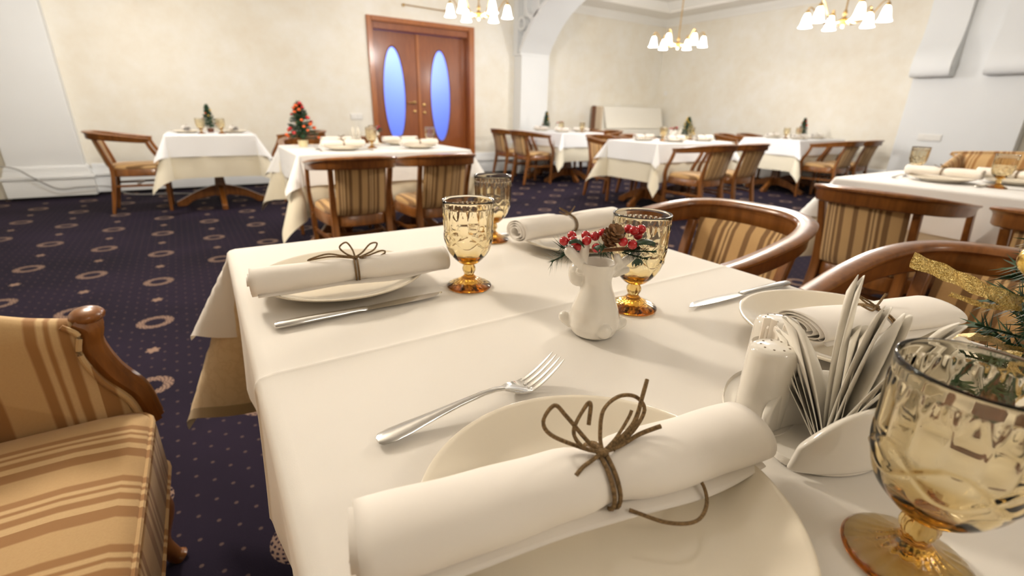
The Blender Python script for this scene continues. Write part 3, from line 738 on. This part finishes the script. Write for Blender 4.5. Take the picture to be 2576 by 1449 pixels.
# ------------------------------------------------------------------ tableware prototypes (local origin = point on the cloth)
def goblet():
    t = thing('goblet', 'x', 'goblet')
    outer = [(0, .0035), (.020, .0028), (.034, .0), (.0375, .0006), (.0382, .0026), (.036, .0048), (.030, .0075), (.022, .0108), (.0145, .0150), (.0098, .0190), (.0078, .0222), (.0086, .0245), (.0102, .0275), (.0108, .0310), (.0102, .0345), (.0086, .0375), (.0088, .0395), (.014, .0412)]
    bowl = []
    for k in range(91):
        u = k/90; z = .0412+u*.1008
        r = .0150+.0255*min(1, (u/.42))**.5*(1 if u >= .42 else (1-(1-u/.42)**3*.06)) if u > 0 else .015
        r = .015+(.0392-.015)*(1-(1-min(1, u/.45))**2.3)+.0028*max(0, (u-.3)/.7)
        bowl.append((r, z))
    outer += bowl[1:]+[(.0424, .1436), (.0420, .1449), (.0412, .1453)]
    inner = [(.0402, .1449), (.0397, .140), (.0388, .125), (.0378, .108), (.0368, .092), (.0352, .078), (.0318, .066), (.0262, .0575), (.0175, .052), (.008, .0495), (0, .049)]
    no = len(outer)
    def rel(a, z, j):
        if j >= no: return 0
        d = 0
        if .112 < z < .134:  # arched flutes
            d += .0015*(abs(cos(8*a))**.45-.5)*min(1, (.134-.004*abs(sin(8*a))*3-z)/.004 if z < .134 else 0)
        elif .095 < z <= .112: d += .0015*(abs(cos(8*a))**.45-.5)
        if .073 < z <= .097:  # chain of beaded ovals
            q = abs(sin(3.5*a)); zc = .085; e = (abs(z-zc)/.0105)
            d += .0009*exp(-((e-q)/.22)**2)+.0005*exp(-((e-q*.6)/.3)**2)
        if .044 < z <= .073: d += .0014*(abs(cos(5*a))**.8-.45)*sin(pi*(z-.044)/.029)
        if .004 < z < .016: d += .0007*cos(20*a)*sin(pi*(z-.004)/.012)
        if .024 < z < .0385: d += .0006*cos(8*a)
        return d
    MB().lathe(outer+inner, 208, relief=rel).xf(Matrix.Diagonal((1, 1, 1.03, 1))).build('glass_body', glass_m, t, ang=75)
    return t
def plate(R=.134):
    t = thing('plate', 'x', 'plate')
    o = [(0, .0035), (.045, .0035), (.070, .003), (.074, .0), (.079, .0), (.083, .004), (.100, .0085), (.118, .0145), (.130, .0195), (R, .0222), (R+.0006, .0236), (R-.0012, .0246), (.129, .0232), (.112, .0165), (.098, .0105), (.090, .0078), (.080, .0066), (.04, .0062), (0, .0062)]
    MB().lathe(o, 96).build('plate_body', porcelain, t, ang=60); return t
def roll(name='napkin_roll', ln=.32, rx=.034, rz=.024, seed=1, pinch=.20, bx=0., tr=1.):
    """rolled linen napkin along X, tied with twine in the middle; rests on z=0"""
    rn = random.Random(seed); t = thing(name, 'x', 'napkin')
    turns = 3.6; ns = 150; nl = 34; ofs = [rn.uniform(-.004, .004) for _ in range(5)]; ofs[1] = bx
    def f(u, v):
        a = -pi*.55+u*turns*2*pi; k = .30+.70*(u*turns/(turns))**.85; L_ = ln*(.968+.034*(1-u)+.006*sin(a*.7+ofs[0]*600))
        x = (v-.5)*L_
        pin = 1-pinch*exp(-((x-ofs[1])/.016)**2)-.05*exp(-((x+.02)/.05)**2)
        wr = 1+.035*sin(x*38+a*1.0+seed)+.02*sin(x*95+2.3*a)
        yy = rx*k*sin(a)*pin*wr; zz = rz*k*cos(a)*pin*(1+.02*sin(x*50+seed))
        if zz < -rz*.83: zz = -rz*.83-(k-.6)*.002
        return (x, yy, rz*.845+zz)
    body = MB().grid(f, ns, nl).build('linen', napkin_m, t, ang=70, solid=.0013)
    # loose lower hem
    def hem(u, v):
        x = (u-.5)*ln*.93; return (x, -rx*(.55+.52*v*(1-.30*abs(2*u-1)))-.004*v*sin(u*9+seed), .0062-.0035*v+.003*v*sin(u*6+seed)**2)
    MB().grid(hem, 30, 5).build('hem', napkin_m, t, ang=70, solid=.0012)
    # twine
    tw = MB()
    for dx in (-.0022, .0024):
        pts = [(dx+ofs[1]+.003*sin(a), (rx*(1-pinch)+.0016)*sin(a), rz*.845+(rz*(1-pinch)+.0016)*max(cos(a), -.74)) for a in [2*pi*k/28 for k in range(28)]]
        tw.tube(pts, .0015*tr, 6, closed=True, upv=(1, .2, .1))
    top = rz*.845+rz*(1-pinch)+.001
    tw.ell((bx, 0, top+.002), (.005, .004, .0035), 10, 6)
    def cord(P, r=.0014): tw.tube(cr([(bx, 0, top+.0025)]+[(bx+x*.92, y*.9, top+z*.62) for x, y, z in P], 7), r*tr, 6)
    return t, tw, cord, top
def bow_near(tw, cord, t):
    # local X along the roll, Y away from the viewer
    cord([(-.012, .010, .004), (-.034, .022, .018), (-.040, .026, .036), (-.030, .028, .052), (-.022, .022, .040), (-.008, .010, .012), (0, 0, .003)])
    cord([(-.014, .006, .010), (-.018, .016, .024), (-.006, .022, .046), (-.002, .020, .052), (-.006, .014, .03)])
    cord([(.003, .010, .016), (.012, .022, .036), (.030, .028, .044), (.046, .026, .040), (.052, .020, .024), (.034, .010, .008), (.012, .004, .003)])
    cord([(.012, .004, .006), (.036, .012, .020), (.052, .024, .050), (.057, .028, .060), (.050, .022, .046), (.034, .010, .014), (.010, 0, .003)])
    cord([(.018, .002, .004), (.036, .004, .010), (.050, .002, .016), (.055, .001, .018)], .0016)
    cord([(-.012, -.004, .002), (-.022, -.008, .002), (-.030, -.012, -.001)], .0015)
    cord([(.016, .006, .012), (.030, .012, .028), (.034, .014, .036)], .0012)
    tw.tube(cr([(.020, -.028, .008), (.040, -.044, .005), (.060, -.050, .005), (.078, -.040, .006), (.083, -.026, .012), (.070, -.018, .016)], 7), .0014, 6)
    return tw.build('twine_bow', twine_m, t)
def bow_mid(tw, cord, t):
    cord([(-.014, .006, .014), (-.022, .012, .030), (-.010, .014, .040), (-.002, .008, .022), (0, 0, .004)])
    cord([(-.020, .004, .010), (-.045, .006, .018), (-.075, .010, .006), (-.040, .012, .008), (-.004, 0, .003)])
    cord([(.014, .006, .012), (.030, .012, .030), (.042, .012, .030), (.034, .008, .014), (.008, 0, .003)])
    cord([(.020, -.004, .006), (.045, -.006, .016), (.052, 0, .006), (.030, -.006, -.002), (.006, -.002, .002)])
    return tw.build('twine_bow', twine_m, t)
def bow_small(tw, cord, t):
    cord([(-.014, .006, .012), (-.024, .012, .026), (-.006, .006, .012), (0, 0, .003)]); cord([(.014, .006, .012), (.028, .012, .024), (.012, .006, .008), (0, 0, .003)])
    cord([(-.02, -.01, .004), (-.045, -.012, .02)])
    return tw.build('twine_bow', twine_m, t)
def knife():
    t = thing('table_knife', 'x', 'knife')   # along X, handle at -X end, length .252
    def ring(x, w_, h, zc, n=14): return [(x, w_*cos(2*pi*i/n), zc+h*sin(2*pi*i/n)) for i in range(n)]
    MB().loft([ring(-.126, .001, .001, .005), ring(-.125, .006, .0035, .005), ring(-.121, .0088, .0045, .005), ring(-.09, .0085, .0046, .005), ring(-.04, .0066, .0040, .0046), ring(-.012, .0055, .0034, .0042), ring(-.004, .0068, .0032, .004), ring(.0, .0060, .0026, .004)]).build('handle', steel, t)
    rg = []
    for k in range(13):
        u = k/12; x = .0+.126*u; top = .0065+.003*sin(pi*u*.9); bot = -.0068-.0022*sin(pi*u)
        if u > .8: s_ = (1-u)/.2; bot = bot*s_**.6+(1-s_**.6)*.0055; top = .0055+(top-.0055)*s_**.5
        rg.append([(x, bot, .0036), (x, (bot+top)/2, .0027), (x, top, .0026), (x, top, .0044), (x, (bot+top)/2, .0046)])
    MB().loft(rg).build('blade', steel, t, ang=30); return t
def fork():
    t = thing('dinner_fork', 'x', 'fork')  # along X, tines at +X; length .212
    def ring(x, w_, h, zc, n=14): return [(x, w_*cos(2*pi*i/n), zc+h*sin(2*pi*i/n)) for i in range(n)]
    MB().loft([ring(-.106, .0005, .0005, .004), ring(-.1055, .005, .0016, .004), ring(-.102, .0088, .0026, .0042), ring(-.092, .0104, .0030, .0046), ring(-.075, .0094, .0031, .0060), ring(-.05, .0066, .0029, .0085), ring(-.02, .0044, .0027, .0115), ring(.008, .0034, .0025, .0132), ring(.022, .0034, .0024, .0125), ring(.032, .0042, .0022, .0105)]).build('handle', steel, t)
    def zc(u): return .0105-.0072*sin(min(1, u/.42)*pi/2)+(.0245*max(0, (u-.36)/.64)**1.55)
    rg = []
    for k in range(8):
        u = k/7*.44; x = .032+.075*u; w_ = .0042+.0088*(sin(min(1, u/.26)*pi/2)); n = 10
        rg.append([(x, w_*(2*i/(n-1)-1), zc(u)-.0010-.002*(1-(2*i/(n-1)-1)**2)*.9) for i in range(n)]+[(x, w_*(1-2*i/(n-1)), zc(u)+.0008-.002*(1-(1-2*i/(n-1))**2)*.9) for i in range(n)])
    MB().loft(rg).build('head', steel, t, ang=50)
    for q in range(4):
        y0 = -.0107+q*.00713; pts = []
        for k in range(12):
            u = .40+.60*k/11; pts.append((.032+.075*u, y0*(1-.05*k/11), zc(u)-.0006))
        MB().sweep(pts, [(-.0018, -.0010), (.0018, -.0010), (.0016, .0010), (-.0016, .0010)], scale=lambda u: (1-.45*u if u < .85 else .62*(1-u)/.15+.04, 1-.3*u)).build('tine', steel, t, ang=40)
    return t
def deer():
    t = thing('deer_vase', 'x', 'vase'); m = MB()
    # local: X = viewer's right, Y = away from the viewer
    body = MB().lathe([(0, 0), (.026, 0), (.031, .004), (.0345, .014), (.0345, .024), (.031, .038), (.026, .052), (.0205, .066), (.0185, .075), (.0195, .084), (.0225, .094), (.0235, .102), (.0215, .1035), (.0205, .097), (.0165, .085), (0, .080)], 40).build
    m.lathe([(0, 0), (.026, 0), (.031, .004), (.0345, .014), (.0345, .024), (.031, .038), (.026, .052), (.0205, .066), (.0185, .075), (.0195, .084), (.0225, .094), (.0235, .102), (.0215, .1035), (.0205, .097), (.0165, .085), (0, .080)], 40)
    m.ell((-.026, .012, .080), (.0145, .017, .0185)); m.capsule((-.016, 0, .088), (-.024, -.006, .089), .006, .005)
    m.capsule((-.015, -.004, .090), (-.039, -.010, .116), .0065, .0075); m.capsule((-.020, -.004, .098), (-.020, -.004, .124), .006, .0068)
    m.capsule((.016, 0, .090), (.047, .004, .116), .0065, .0055); m.capsule((.026, .002, .099), (.022, -.006, .112), .0055, .005)
    m.capsule((.022, .008, .085), (.036, .012, .090), .006, .0055)
    m.ell((.014, -.030, .016), (.0105, .009, .0105)); m.capsule((-.030, .004, .010), (-.040, -.002, .020), .009, .009); m.capsule((.030, .008, .010), (.038, .016, .012), .009, .008)
    o = m.build('ceramic_body', porcelain_w, t, ang=180)
    r = o.modifiers.new('remesh', 'REMESH'); r.mode = 'VOXEL'; r.voxel_size = .0014; r.use_smooth_shade = True
    sm = o.modifiers.new('smooth', 'SMOOTH'); sm.iterations = 9; sm.factor = .5
    return t
def needles(m, base, tip, n, ln, rn, w_=.0011):
    base = Vector(base); tip = Vector(tip); d = (tip-base)
    for k in range(n):
        u = k/n; p = base+d*u; a = rn.uniform(0, 2*pi); s_ = d.normalized().orthogonal(); s_.rotate(Matrix.Rotation(a, 3, d.normalized()))
        v = (d.normalized()*.75+s_).normalized()*ln*rn.uniform(.7, 1.1)
        q = v.cross(s_ if abs(v.normalized().dot(s_)) < .95 else d).normalized()*w_
        m.add([p-q, p+q, p+v], [(0, 1, 2)])
    return m
def sprig(full=True):
    t = thing('berry_sprig', 'x', 'decoration'); rn = random.Random(5)
    MB().tube(cr([(-.040, 0, .006), (-.01, 0, .004), (.02, .004, .007), (.050, .006, .010)], 6), .0028, 7).build('twig', cone_m, t)
    m = MB()
    for b, e in (((-.03, 0, .006), (-.062, -.004, -.014)), ((-.03, 0, .006), (-.052, .006, .004)), ((.03, .002, .006), (.070, -.004, .010)), ((.028, .002, .004), (.060, -.008, .000)), ((.03, .004, .008), (.062, .012, .018)), ((-.02, .004, .004), (-.05, .012, -.006)), ((0, .005, .004), (.01, .03, .002))):
        m.tube([b, e], .0009, 4); needles(m, b, e, 42 if full else 16, .021, rn, .0009 if full else .002)
    m.build('pine_needles', green, t, smooth=False)
    for c, az, w_ in (((-.020, -.006, .012), 200, .016), ((-.004, -.010, .008), 280, .014), ((.036, -.002, .016), -15, .024), ((.020, .010, .020), 70, .016), ((.044, -.010, -.006), -70, .013)):
        a = radians(az)
        def lf(u, v): 
            L_ = w_*1.3; x = u*L_; y = (v-.5)*w_*sin(pi*(.06+.9*u))**.8; return (c[0]+x*cos(a)-y*sin(a), c[1]+x*sin(a)+y*cos(a), c[2]+.010*sin(u*2.4)-3*(v-.5)**2*.006)
        MB().grid(lf, 9, 5).build('leaf', leaf_g, t, solid=.0006)
    bs = [(-.047, -.006, .016), (-.035, -.008, .018), (-.038, .006, .021), (-.018, -.008, .019), (-.020, .008, .022), (-.008, .002, .023), (-.005, -.014, .012), (.002, .010, .026), (-.028, -.004, .010), (.027, -.012, .022), (.039, -.012, .019), (.040, .0, .034), (.034, .012, .033), (.049, .006, .035), (.046, .010, .026)]
    for x, y, z in bs:
        b = MB().ell((x, y, z), .0062, 14, 9).build('berry', red_gl, t)
        MB().lathe([(0, .0070), (.0012, .0062), (.0016, .0058), (0, .0056)], 6, (x, y, z)).build('berry_tip', pot_d, b)
    c = MB(); n = 0
    for k in range(34):
        u = k/34; a = k*2.399; r = .0115*sin(pi*(.18+.78*u))**.7; zz = -.016+.034*u
        q = Matrix.Rotation(a, 4, 'Z')
        sc = MB().ell((r, 0, 0), (.0058, .0048, .0014), 8, 4).xf(q @ Matrix.Rotation(radians(-38), 4, 'Y')); c.add([(v[0], v[1], v[2]+zz) for v in sc.v], sc.f)
    c.ell((0, 0, 0), (.007, .007, .018), 8, 6)
    c.xf(Matrix.Translation((.012, -.006, .024)) @ Matrix.Rotation(radians(25), 4, 'Y') @ Matrix.Rotation(radians(40), 4, 'X')).build('pinecone', cone_m, t)
    return t
def xtree(h, orn, pot, seed, label, top=False, n_orn=26, rad=.36, nn=44, nw=.013, os=1.):
    """small decorated tabletop fir; z=0 at the foot"""
    rn = random.Random(seed); t = thing('tabletop_fir', label, 'tree', (0, 0, 0), 0, 'small decorated firs on the tables')
    ph = .16*h
    MB().lathe([(0, 0), (.105*h, 0), (.125*h, ph*.96), (.125*h, ph), (.11*h, ph), (.105*h, ph*.85), (0, ph*.85)], 20).build('pot', pot, t)
    MB().tube([(0, 0, ph*.8), (0, 0, h*.97)], .012*h, 6).build('trunk', cone_m, t)
    m = MB(); tips = []
    for k in range(46):
        u = (k+.5)/46; z = ph+.04*h+(h*.80)*u; r = rad*h*(1-u)**.8+.03*h; a = k*2.399+rn.uniform(-.3, .3)
        e = (r*cos(a), r*sin(a), z+.05*h*(u-.3)+.03*h); tips.append(e)
        m.tube([(0, 0, z), e], .004*h, 3); needles(m, (0, 0, z), e, nn, .085*h, rn, nw*h)
    needles(m, (0, 0, h*.85), (0, 0, h), 20, .06*h, rn, .008*h)
    m.build('foliage', green, t, smooth=False)
    for k in range(n_orn):
        e = tips[int(k*len(tips)/n_orn)]; s_ = rn.uniform(.026, .048)*h*os
        MB().ell((e[0]*.96, e[1]*.96, e[2]), (s_, s_, s_*.8), 10, 6).build('ornament', orn if isinstance(orn, bpy.types.Material) else orn[k % len(orn)], t)
    return t
def fan_napkin(a, ln, w_, curl, seed, side=0.):
    """one folded paper napkin standing up: two leaves joined along one edge, pointed like a petal"""
    def f(u, v, o=0.):
        wd = w_*(1-.72*u**3.2); x = (v-.5)*wd+side*u*u; bow = curl*sin(pi*v)*(.25+.75*u)+curl*.9*u*u
        th = o*(1-v)**.6*(.4+.6*u)
        return (ln*u*sin(a)+(bow+th)*cos(a), x, .012+ln*u*cos(a)*(1-.10*abs(2*v-1)**2)-(bow+th)*sin(a))
    return MB().grid(lambda u, v: f(u, v), 14, 9).grid(lambda u, v: f(u, v, .0065), 14, 9)
RN = random.Random(4)
def napkin_holder(n, label_h, label_n, loc, rz, grp, k=1.0, rzn=None):
    t = thing('napkin_holder', label_h, 'napkin holder', loc, rz); rzn = rz if rzn is None else rzn
    # a low boat: oval base and two rounded shell walls (local X = across the slot, Y = along it)
    for s_, hg, up_ in ((-1, .060, .2), (1, .066, .45)):
        def f(u, v):
            q = 2*v-1; e = sqrt(max(0, 1-.80*q*q))
            return (s_*(.005+.027*e*(1-.10*u)+.004*u), .056*q*(1-.06*u), .004+hg*u*(1-.50*abs(q)**3+up_*.30*q))
        MB().grid(f, 7, 13).build('holder_wall', porcelain_w, t, ang=180, solid=.0075, sub=2)
    MB().lathe([(0, 0), (.95, 0), (1.0, .003), (.98, .009), (0, .010)], 40, sx=.033, sy=.054).build('holder_base', porcelain_w, t, ang=50)
    for i in range(n):
        u = i/(n-1)
        if n >= 9:
            if i < 3: ang, ln, cu, w_, sd = radians(-30+7*i), .088+.012*i, -.016, .050, .006
            elif i == 3: ang, ln, cu, w_, sd = radians(-9), .150, .004, .026, .012
            else:
                q = (i-4)/(n-5); ang, ln, cu, w_, sd = radians(-6+33*q), .116+.022*sin(pi*q)+RN.uniform(-.008, .008), RN.uniform(.002, .013), .050, RN.uniform(-.010, .010)
        else: ang, ln, cu, w_, sd = radians(-22+44*u), .115+.02*sin(pi*u), .006*(1 if i % 2 else -1), .05, 0
        o = fan_napkin(ang, ln, w_, cu, i*1.7, sd).build('paper_napkin', paper, ang=70, solid=.0005)
        ln_ = label_n
        if n >= 9: ln_ = 'tall narrow paper napkin sticking up out of the ceramic holder' if i == 3 else ('short curled paper napkin bending towards the tall shaker' if i < 3 else 'pointed paper napkin fanning out of the ceramic holder towards the goblet')
        tag(o, ln_, 'paper napkin', grp); place(o, (loc[0], loc[1], loc[2]+.002), rzn+(RN.uniform(-.32, .32) if n >= 9 else 0))
    return t

# ------------------------------------------------------------------ the set table in front
ZT = .7512
GB = goblet(); GP = 'amber pressed-glass goblets'
tag(GB, 'large amber pressed-glass goblet beside the paper napkin holder', 'goblet', GP); place(GB, (.362, .053, ZT), .3)
dup(GB, (.350, .680, ZT), .1, 'amber goblet right of the napkin roll by the table corner')
dup(GB, (.528, .472, ZT), .5, 'amber goblet standing right behind the ceramic deer vase')
dup(GB, (.541, .930, ZT), .9, 'amber goblet behind the other one at the table edge')
PL = plate(); GPl = 'cream porcelain plates'
tag(PL, 'large cream porcelain plate under the twine-tied napkin beside the fork', 'plate', GPl); place(PL, (.201, .184, ZT))
dup(PL, (.168, .793, ZT), 0, 'cream plate under the napkin roll by the table corner')
dup(PL, (.697, .243, ZT), 0, 'cream plate behind the paper napkin holder')
dup(PL, (.690, .800, ZT), 0, 'cream plate at the corner of the large set table between the two barrel chairs')
GR = 'linen napkins rolled and tied with twine'
def nap(loc, rz, label, bow, ln=.32, seed=1, rx=.034, rzz=.024, bx=0., tr=1.):
    t, tw, cord, top = roll(ln=ln, seed=seed, rx=rx, rz=rzz, bx=bx, tr=tr); bow(tw, cord, t); tag(t, label, 'napkin', GR); return place(t, loc, rz)
ZR = ZT+.0252
nap((.193, .197, ZR-.006), -radians(10.5), 'rolled linen napkin with a jute twine bow beside the fork', bow_near, .325, 1, .0315, .0205, .013, 1.12)
nap((.178, .742, ZR-.004), -radians(3.2), 'rolled linen napkin with a twine bow by the table corner', bow_mid, .31, 2, .029, .0215)
nap((.722, .226, ZR-.004), -radians(17), 'folded linen napkin behind the paper napkin holder', bow_small, .245, 3, .040, .016)
NR1 = nap((.685, .828, ZR), radians(4), 'folded linen napkin at the corner of the large set table between the two barrel chairs', bow_small, .31, 4, .036, .024)
KN = knife(); GK = 'steel table knives'
tag(KN, 'steel table knife lying before the plate by the table corner', 'knife', GK); place(KN, (.168, .660, ZT), radians(1.0))
dup(KN, (.728, .416, ZT), radians(175), 'steel table knife pointing at the amber goblet behind the deer vase')
dup(KN, (.665, .955, ZT), radians(176), 'steel table knife behind the corner napkin')
FK = fork(); tag(FK, 'shiny steel dinner fork lying above the large plate', 'fork'); place(FK, (.194, .361, ZT), radians(3.0))
VA = radians(-43)
DV = deer(); GD = 'white ceramic deer vases'
tag(DV, 'white glazed ceramic deer vase in the middle of the large set table', 'vase', GD); place(DV, (.415, .435, ZT), VA)
SP = sprig(); GS = 'berry sprigs in the deer vases'
tag(SP, 'sprig of red berries, pinecone and pine needles on the large set table', 'decoration', GS); place(SP, (.415, .435, ZT+.112), VA)
# cruet tray with shakers and a sachet pot
RZC = -radians(62)
tag(MB().lathe([(0, 0), (.90, 0), (.98, .003), (1, .008), (.97, .010), (.93, .006), (0, .005)], 44, sx=.036, sy=.070).build('cruet_tray', porcelain_w, ang=50), 'low white oval tray under the shakers', 'tray')
place(bpy.data.objects['cruet_tray'], (.447, .212, ZT), RZC)
ZC = ZT+.0056
def shaker(loc, rz, label, h=.083):
    t = thing('shaker', label, 'shaker', loc, rz, 'white ceramic shakers')
    b = MB().lathe([(0, 0), (.92, 0), (1, .004), (.99, h*.55), (.96, h-.008), (.90, h-.003), (.78, h-.0008), (.5, h), (0, h)], 40, sx=.0235, sy=.0195).build('shaker_body', porcelain_w, t, ang=60)
    for k in range(9):
        a = 2*pi*k/9; MB().lathe([(0, -.0006), (.0010, -.0006), (.0010, .0003), (0, .0003)], 8, (.0125*cos(a), .0105*sin(a), h)).build('hole', black_h, b)
    return t
black_h = plain('shaker_hole_shadow', (.30, .25, .19), .8)
shaker((.413, .194, ZC), radians(-30), 'tall white ceramic shaker with holes in its top, nearest the napkin roll')
shaker((.484, .231, ZC), radians(-30), 'white ceramic shaker half hidden behind the sachet pot', .080)
t = thing('sachet_pot', 'white ceramic pot holding paper sachets behind the tall shaker', 'pot', (.4490, .2130, ZC), radians(-30))
MB().lathe([(0, 0), (.0185, 0), (.0205, .004), (.0205, .064), (.0195, .066), (.0180, .064), (.0175, .008), (0, .007)], 36).build('pot_body', porcelain_w, t, ang=60)
for k in range(7):
    o = MB().box(-.0038, .0038, -.0009, .0009, 0, .078+.003*(k % 3)).build('sachet', pick_m, smooth=False, bevel=.0004)
    tag(o, 'pale paper sachet standing in the ceramic pot', 'sachet', 'paper sachets in the ceramic pot')
    a = k*.9; place(o, (.4490+(.0105 if k else 0)*cos(a), .2130+(.0105 if k else 0)*sin(a), ZC+.0075), a+.8)
napkin_holder(10, 'white ceramic napkin holder full of paper napkins on the large set table', 'white paper napkin fanned out in the ceramic holder on the large set table', (.432, .140, ZT), -radians(111), 'paper napkins in the large table holder', 1., -radians(72))
# small fir with gold ball and mesh ribbon
NT_ = xtree(.235, [gold], pot_d, 11, 'little fir with a gold ball and gold mesh ribbons beside the large goblet', n_orn=3, rad=.20, nn=40, nw=.006, os=.6)
place(NT_, (.585, .066, ZT))
MB().ell((-.018, .012, .178), .015, 24, 16).build('gold_ball', gold, NT_)
def ribbon(P, w_, nrm, name='ribbon'):
    pts = cr(P, 10); N = Vector(nrm)
    m = MB(); vs = []
    for i, p in enumerate(pts):
        tg = (pts[min(i+1, len(pts)-1)]-pts[max(i-1, 0)]).normalized(); sd = tg.cross(N).normalized()
        for k in range(5): vs.append(p+sd*w_*(k/4-.5)+N*.0015*sin(i*.8+k))
    m.add(vs, [(i*5+k, i*5+k+1, (i+1)*5+k+1, (i+1)*5+k) for i in range(len(pts)-1) for k in range(4)])
    return m.build(name, ribbon_m, NT_, ang=80)
ribbon([(-.020, .012, .140), (-.042, .034, .150), (-.064, .056, .162), (-.086, .076, .172)], .0135, (.6, .6, -.5))
ribbon([(-.018, .012, .136), (-.038, .030, .136), (-.062, .050, .145)], .0045, (.6, .6, -.3))
ribbon([(-.016, .002, .150), (-.030, .000, .162), (-.026, -.02, .158), (-.010, -.006, .148)], .016, (.3, .2, .9))
ribbon([(-.02, .0, .100), (-.052, .024, .112), (-.078, .030, .118), (-.094, .038, .112)], .016, (.2, .4, .9))
ribbon([(-.02, -.004, .100), (-.060, .004, .108), (-.075, -.012, .092), (-.070, -.030, .078)], .017, (.7, .2, .7))

# ------------------------------------------------------------------ things on the other tables
def setting(px, py, ang, gob, lab, fork_=True, seed=5):
    """plate + rolled napkin + goblet + cutlery; ang = heading of the guest's view"""
    a = radians(ang); dup(PL, (px, py, ZT), 0, 'cream plate under a napkin '+lab)
    n = dup(NR1, (px, py, ZR), -a+radians(4), 'tied linen napkin '+lab)
    if gob: dup(GB, (*gob, ZT), .4*seed, 'amber goblet '+lab)
    if fork_:
        rx_, ry_ = cos(-a), sin(-a)
        dup(KN, (px+rx_*.17, py+ry_*.17, ZT), -a+pi/2, 'steel knife '+lab); dup(FK, (px-rx_*.17, py-ry_*.17, ZT), -a+pi/2, 'steel fork '+lab)
# small wall table
setting(-.10, 6.22, 90, (.03, 6.04), 'on the cable side of the small wall table', False, 1)
setting(.335, 6.22, -90, (.21, 6.02), 'on the door side of the small wall table', False, 2)
tr = xtree(.265, [yel_orn, red_orn], pot_d, 21, 'small fir with a few yellow flowers on the small wall table', n_orn=8, rad=.26); place(tr, (.12, 6.30, ZT))
# table before the double door
setting(.86, 3.60, 0, (1.10, 3.72), 'in front of the red-flowered tree', True, 3)
setting(1.44, 3.62, 0, (1.61, 3.80), 'at the door end of the red-flowered tree table', False, 4)
setting(.95, 4.03, 180, None, 'behind the red-flowered tree', False, 5)
setting(1.43, 4.02, 180, (1.245, 4.13), 'behind the distant deer vase', False, 6)
tr = xtree(.295, [red_orn, red_orn, red_gl], pot_m, 31, 'bushy fir covered in orange-red flowers in a cream pot', n_orn=30, rad=.38, nn=70, os=1.15); place(tr, (.655, 3.97, ZT))
dup(DV, (1.205, 3.99, ZT), VA, 'small white deer vase before the double door'); dup(SP, (1.205, 3.99, ZT+.112), VA, 'sprig of red berries in the deer vase before the double door')
napkin_holder(6, 'white napkin holder beside the red-flowered tree', 'white paper napkin in the holder beside the red-flowered tree', (1.02, 3.86, ZT), -radians(10), 'paper napkins by the red-flowered tree')
# table beside the arch pillar
setting(4.76, 6.05, 90, (4.86, 6.22), 'near the corner of the arch pillar table', False, 7)
setting(4.76, 6.62, 90, None, 'by the wall on the arch pillar table', False, 8)
setting(5.13, 6.05, -90, (5.02, 5.90), 'on the piano side of the arch pillar table', False, 9)
tr = xtree(.275, [yel_orn, yel_orn, red_orn], pot_m, 41, 'fir with yellow flowers on the arch pillar table', n_orn=14, rad=.24); place(tr, (4.93, 6.72, ZT))
dup(DV, (4.98, 6.42, ZT), VA, 'small white deer vase on the arch pillar table'); dup(SP, (4.98, 6.42, ZT+.112), VA, 'berry sprig in the deer vase on the arch pillar table')
# middle table beyond the arch
setting(4.36, 4.02, 180, (4.55, 3.90), 'at the corner of the middle table', False, 10)
setting(4.56, 3.74, 0, (4.72, 4.05), 'in the middle of the middle table', False, 11)
setting(5.10, 3.76, 0, (5.14, 3.98), 'below the yellow-flowered tree', False, 12)
tr = xtree(.25, [yel_orn, yel_orn, gold], pot_m, 51, 'broad fir with yellow flowers on the middle table beyond the arch', n_orn=18, rad=.38); place(tr, (5.24, 4.12, ZT))
dup(DV, (4.95, 4.10, ZT), VA, 'small white deer vase on the middle table'); dup(SP, (4.95, 4.10, ZT+.112), VA, 'berry sprig in the deer vase on the middle table')
napkin_holder(5, 'white napkin holder on the middle table beyond the arch', 'white paper napkin in the holder on the middle table', (5.07, 4.12, ZT), -radians(30), 'paper napkins on the middle table')
# table by the pillar wall
setting(7.08, 4.06, 180, (7.18, 3.92), 'at the corner of the table by the pillar wall', False, 13)
setting(7.20, 3.74, 0, None, 'on the table by the pillar wall, chair side', False, 14)
setting(7.72, 3.76, 0, (7.62, 3.98), 'at the wall end of the table by the pillar wall', False, 15)
tr = xtree(.265, [red_orn, red_gl], pot_m, 61, 'slim fir with red flowers on the table by the pillar wall', n_orn=14, rad=.24, os=1.4); place(tr, (7.86, 4.05, ZT))
napkin_holder(5, 'white napkin holder on the table by the pillar wall', 'white paper napkin in the holder on the table by the pillar wall', (7.70, 4.16, ZT), -radians(30), 'paper napkins on the table by the pillar wall')
# sofa table
setting(3.12, .88, 90, (3.35, 1.07), 'near the corner of the sofa table', True, 16)
setting(3.36, .66, -90, (3.08, .66), 'on the settee side of the sofa table', False, 17)
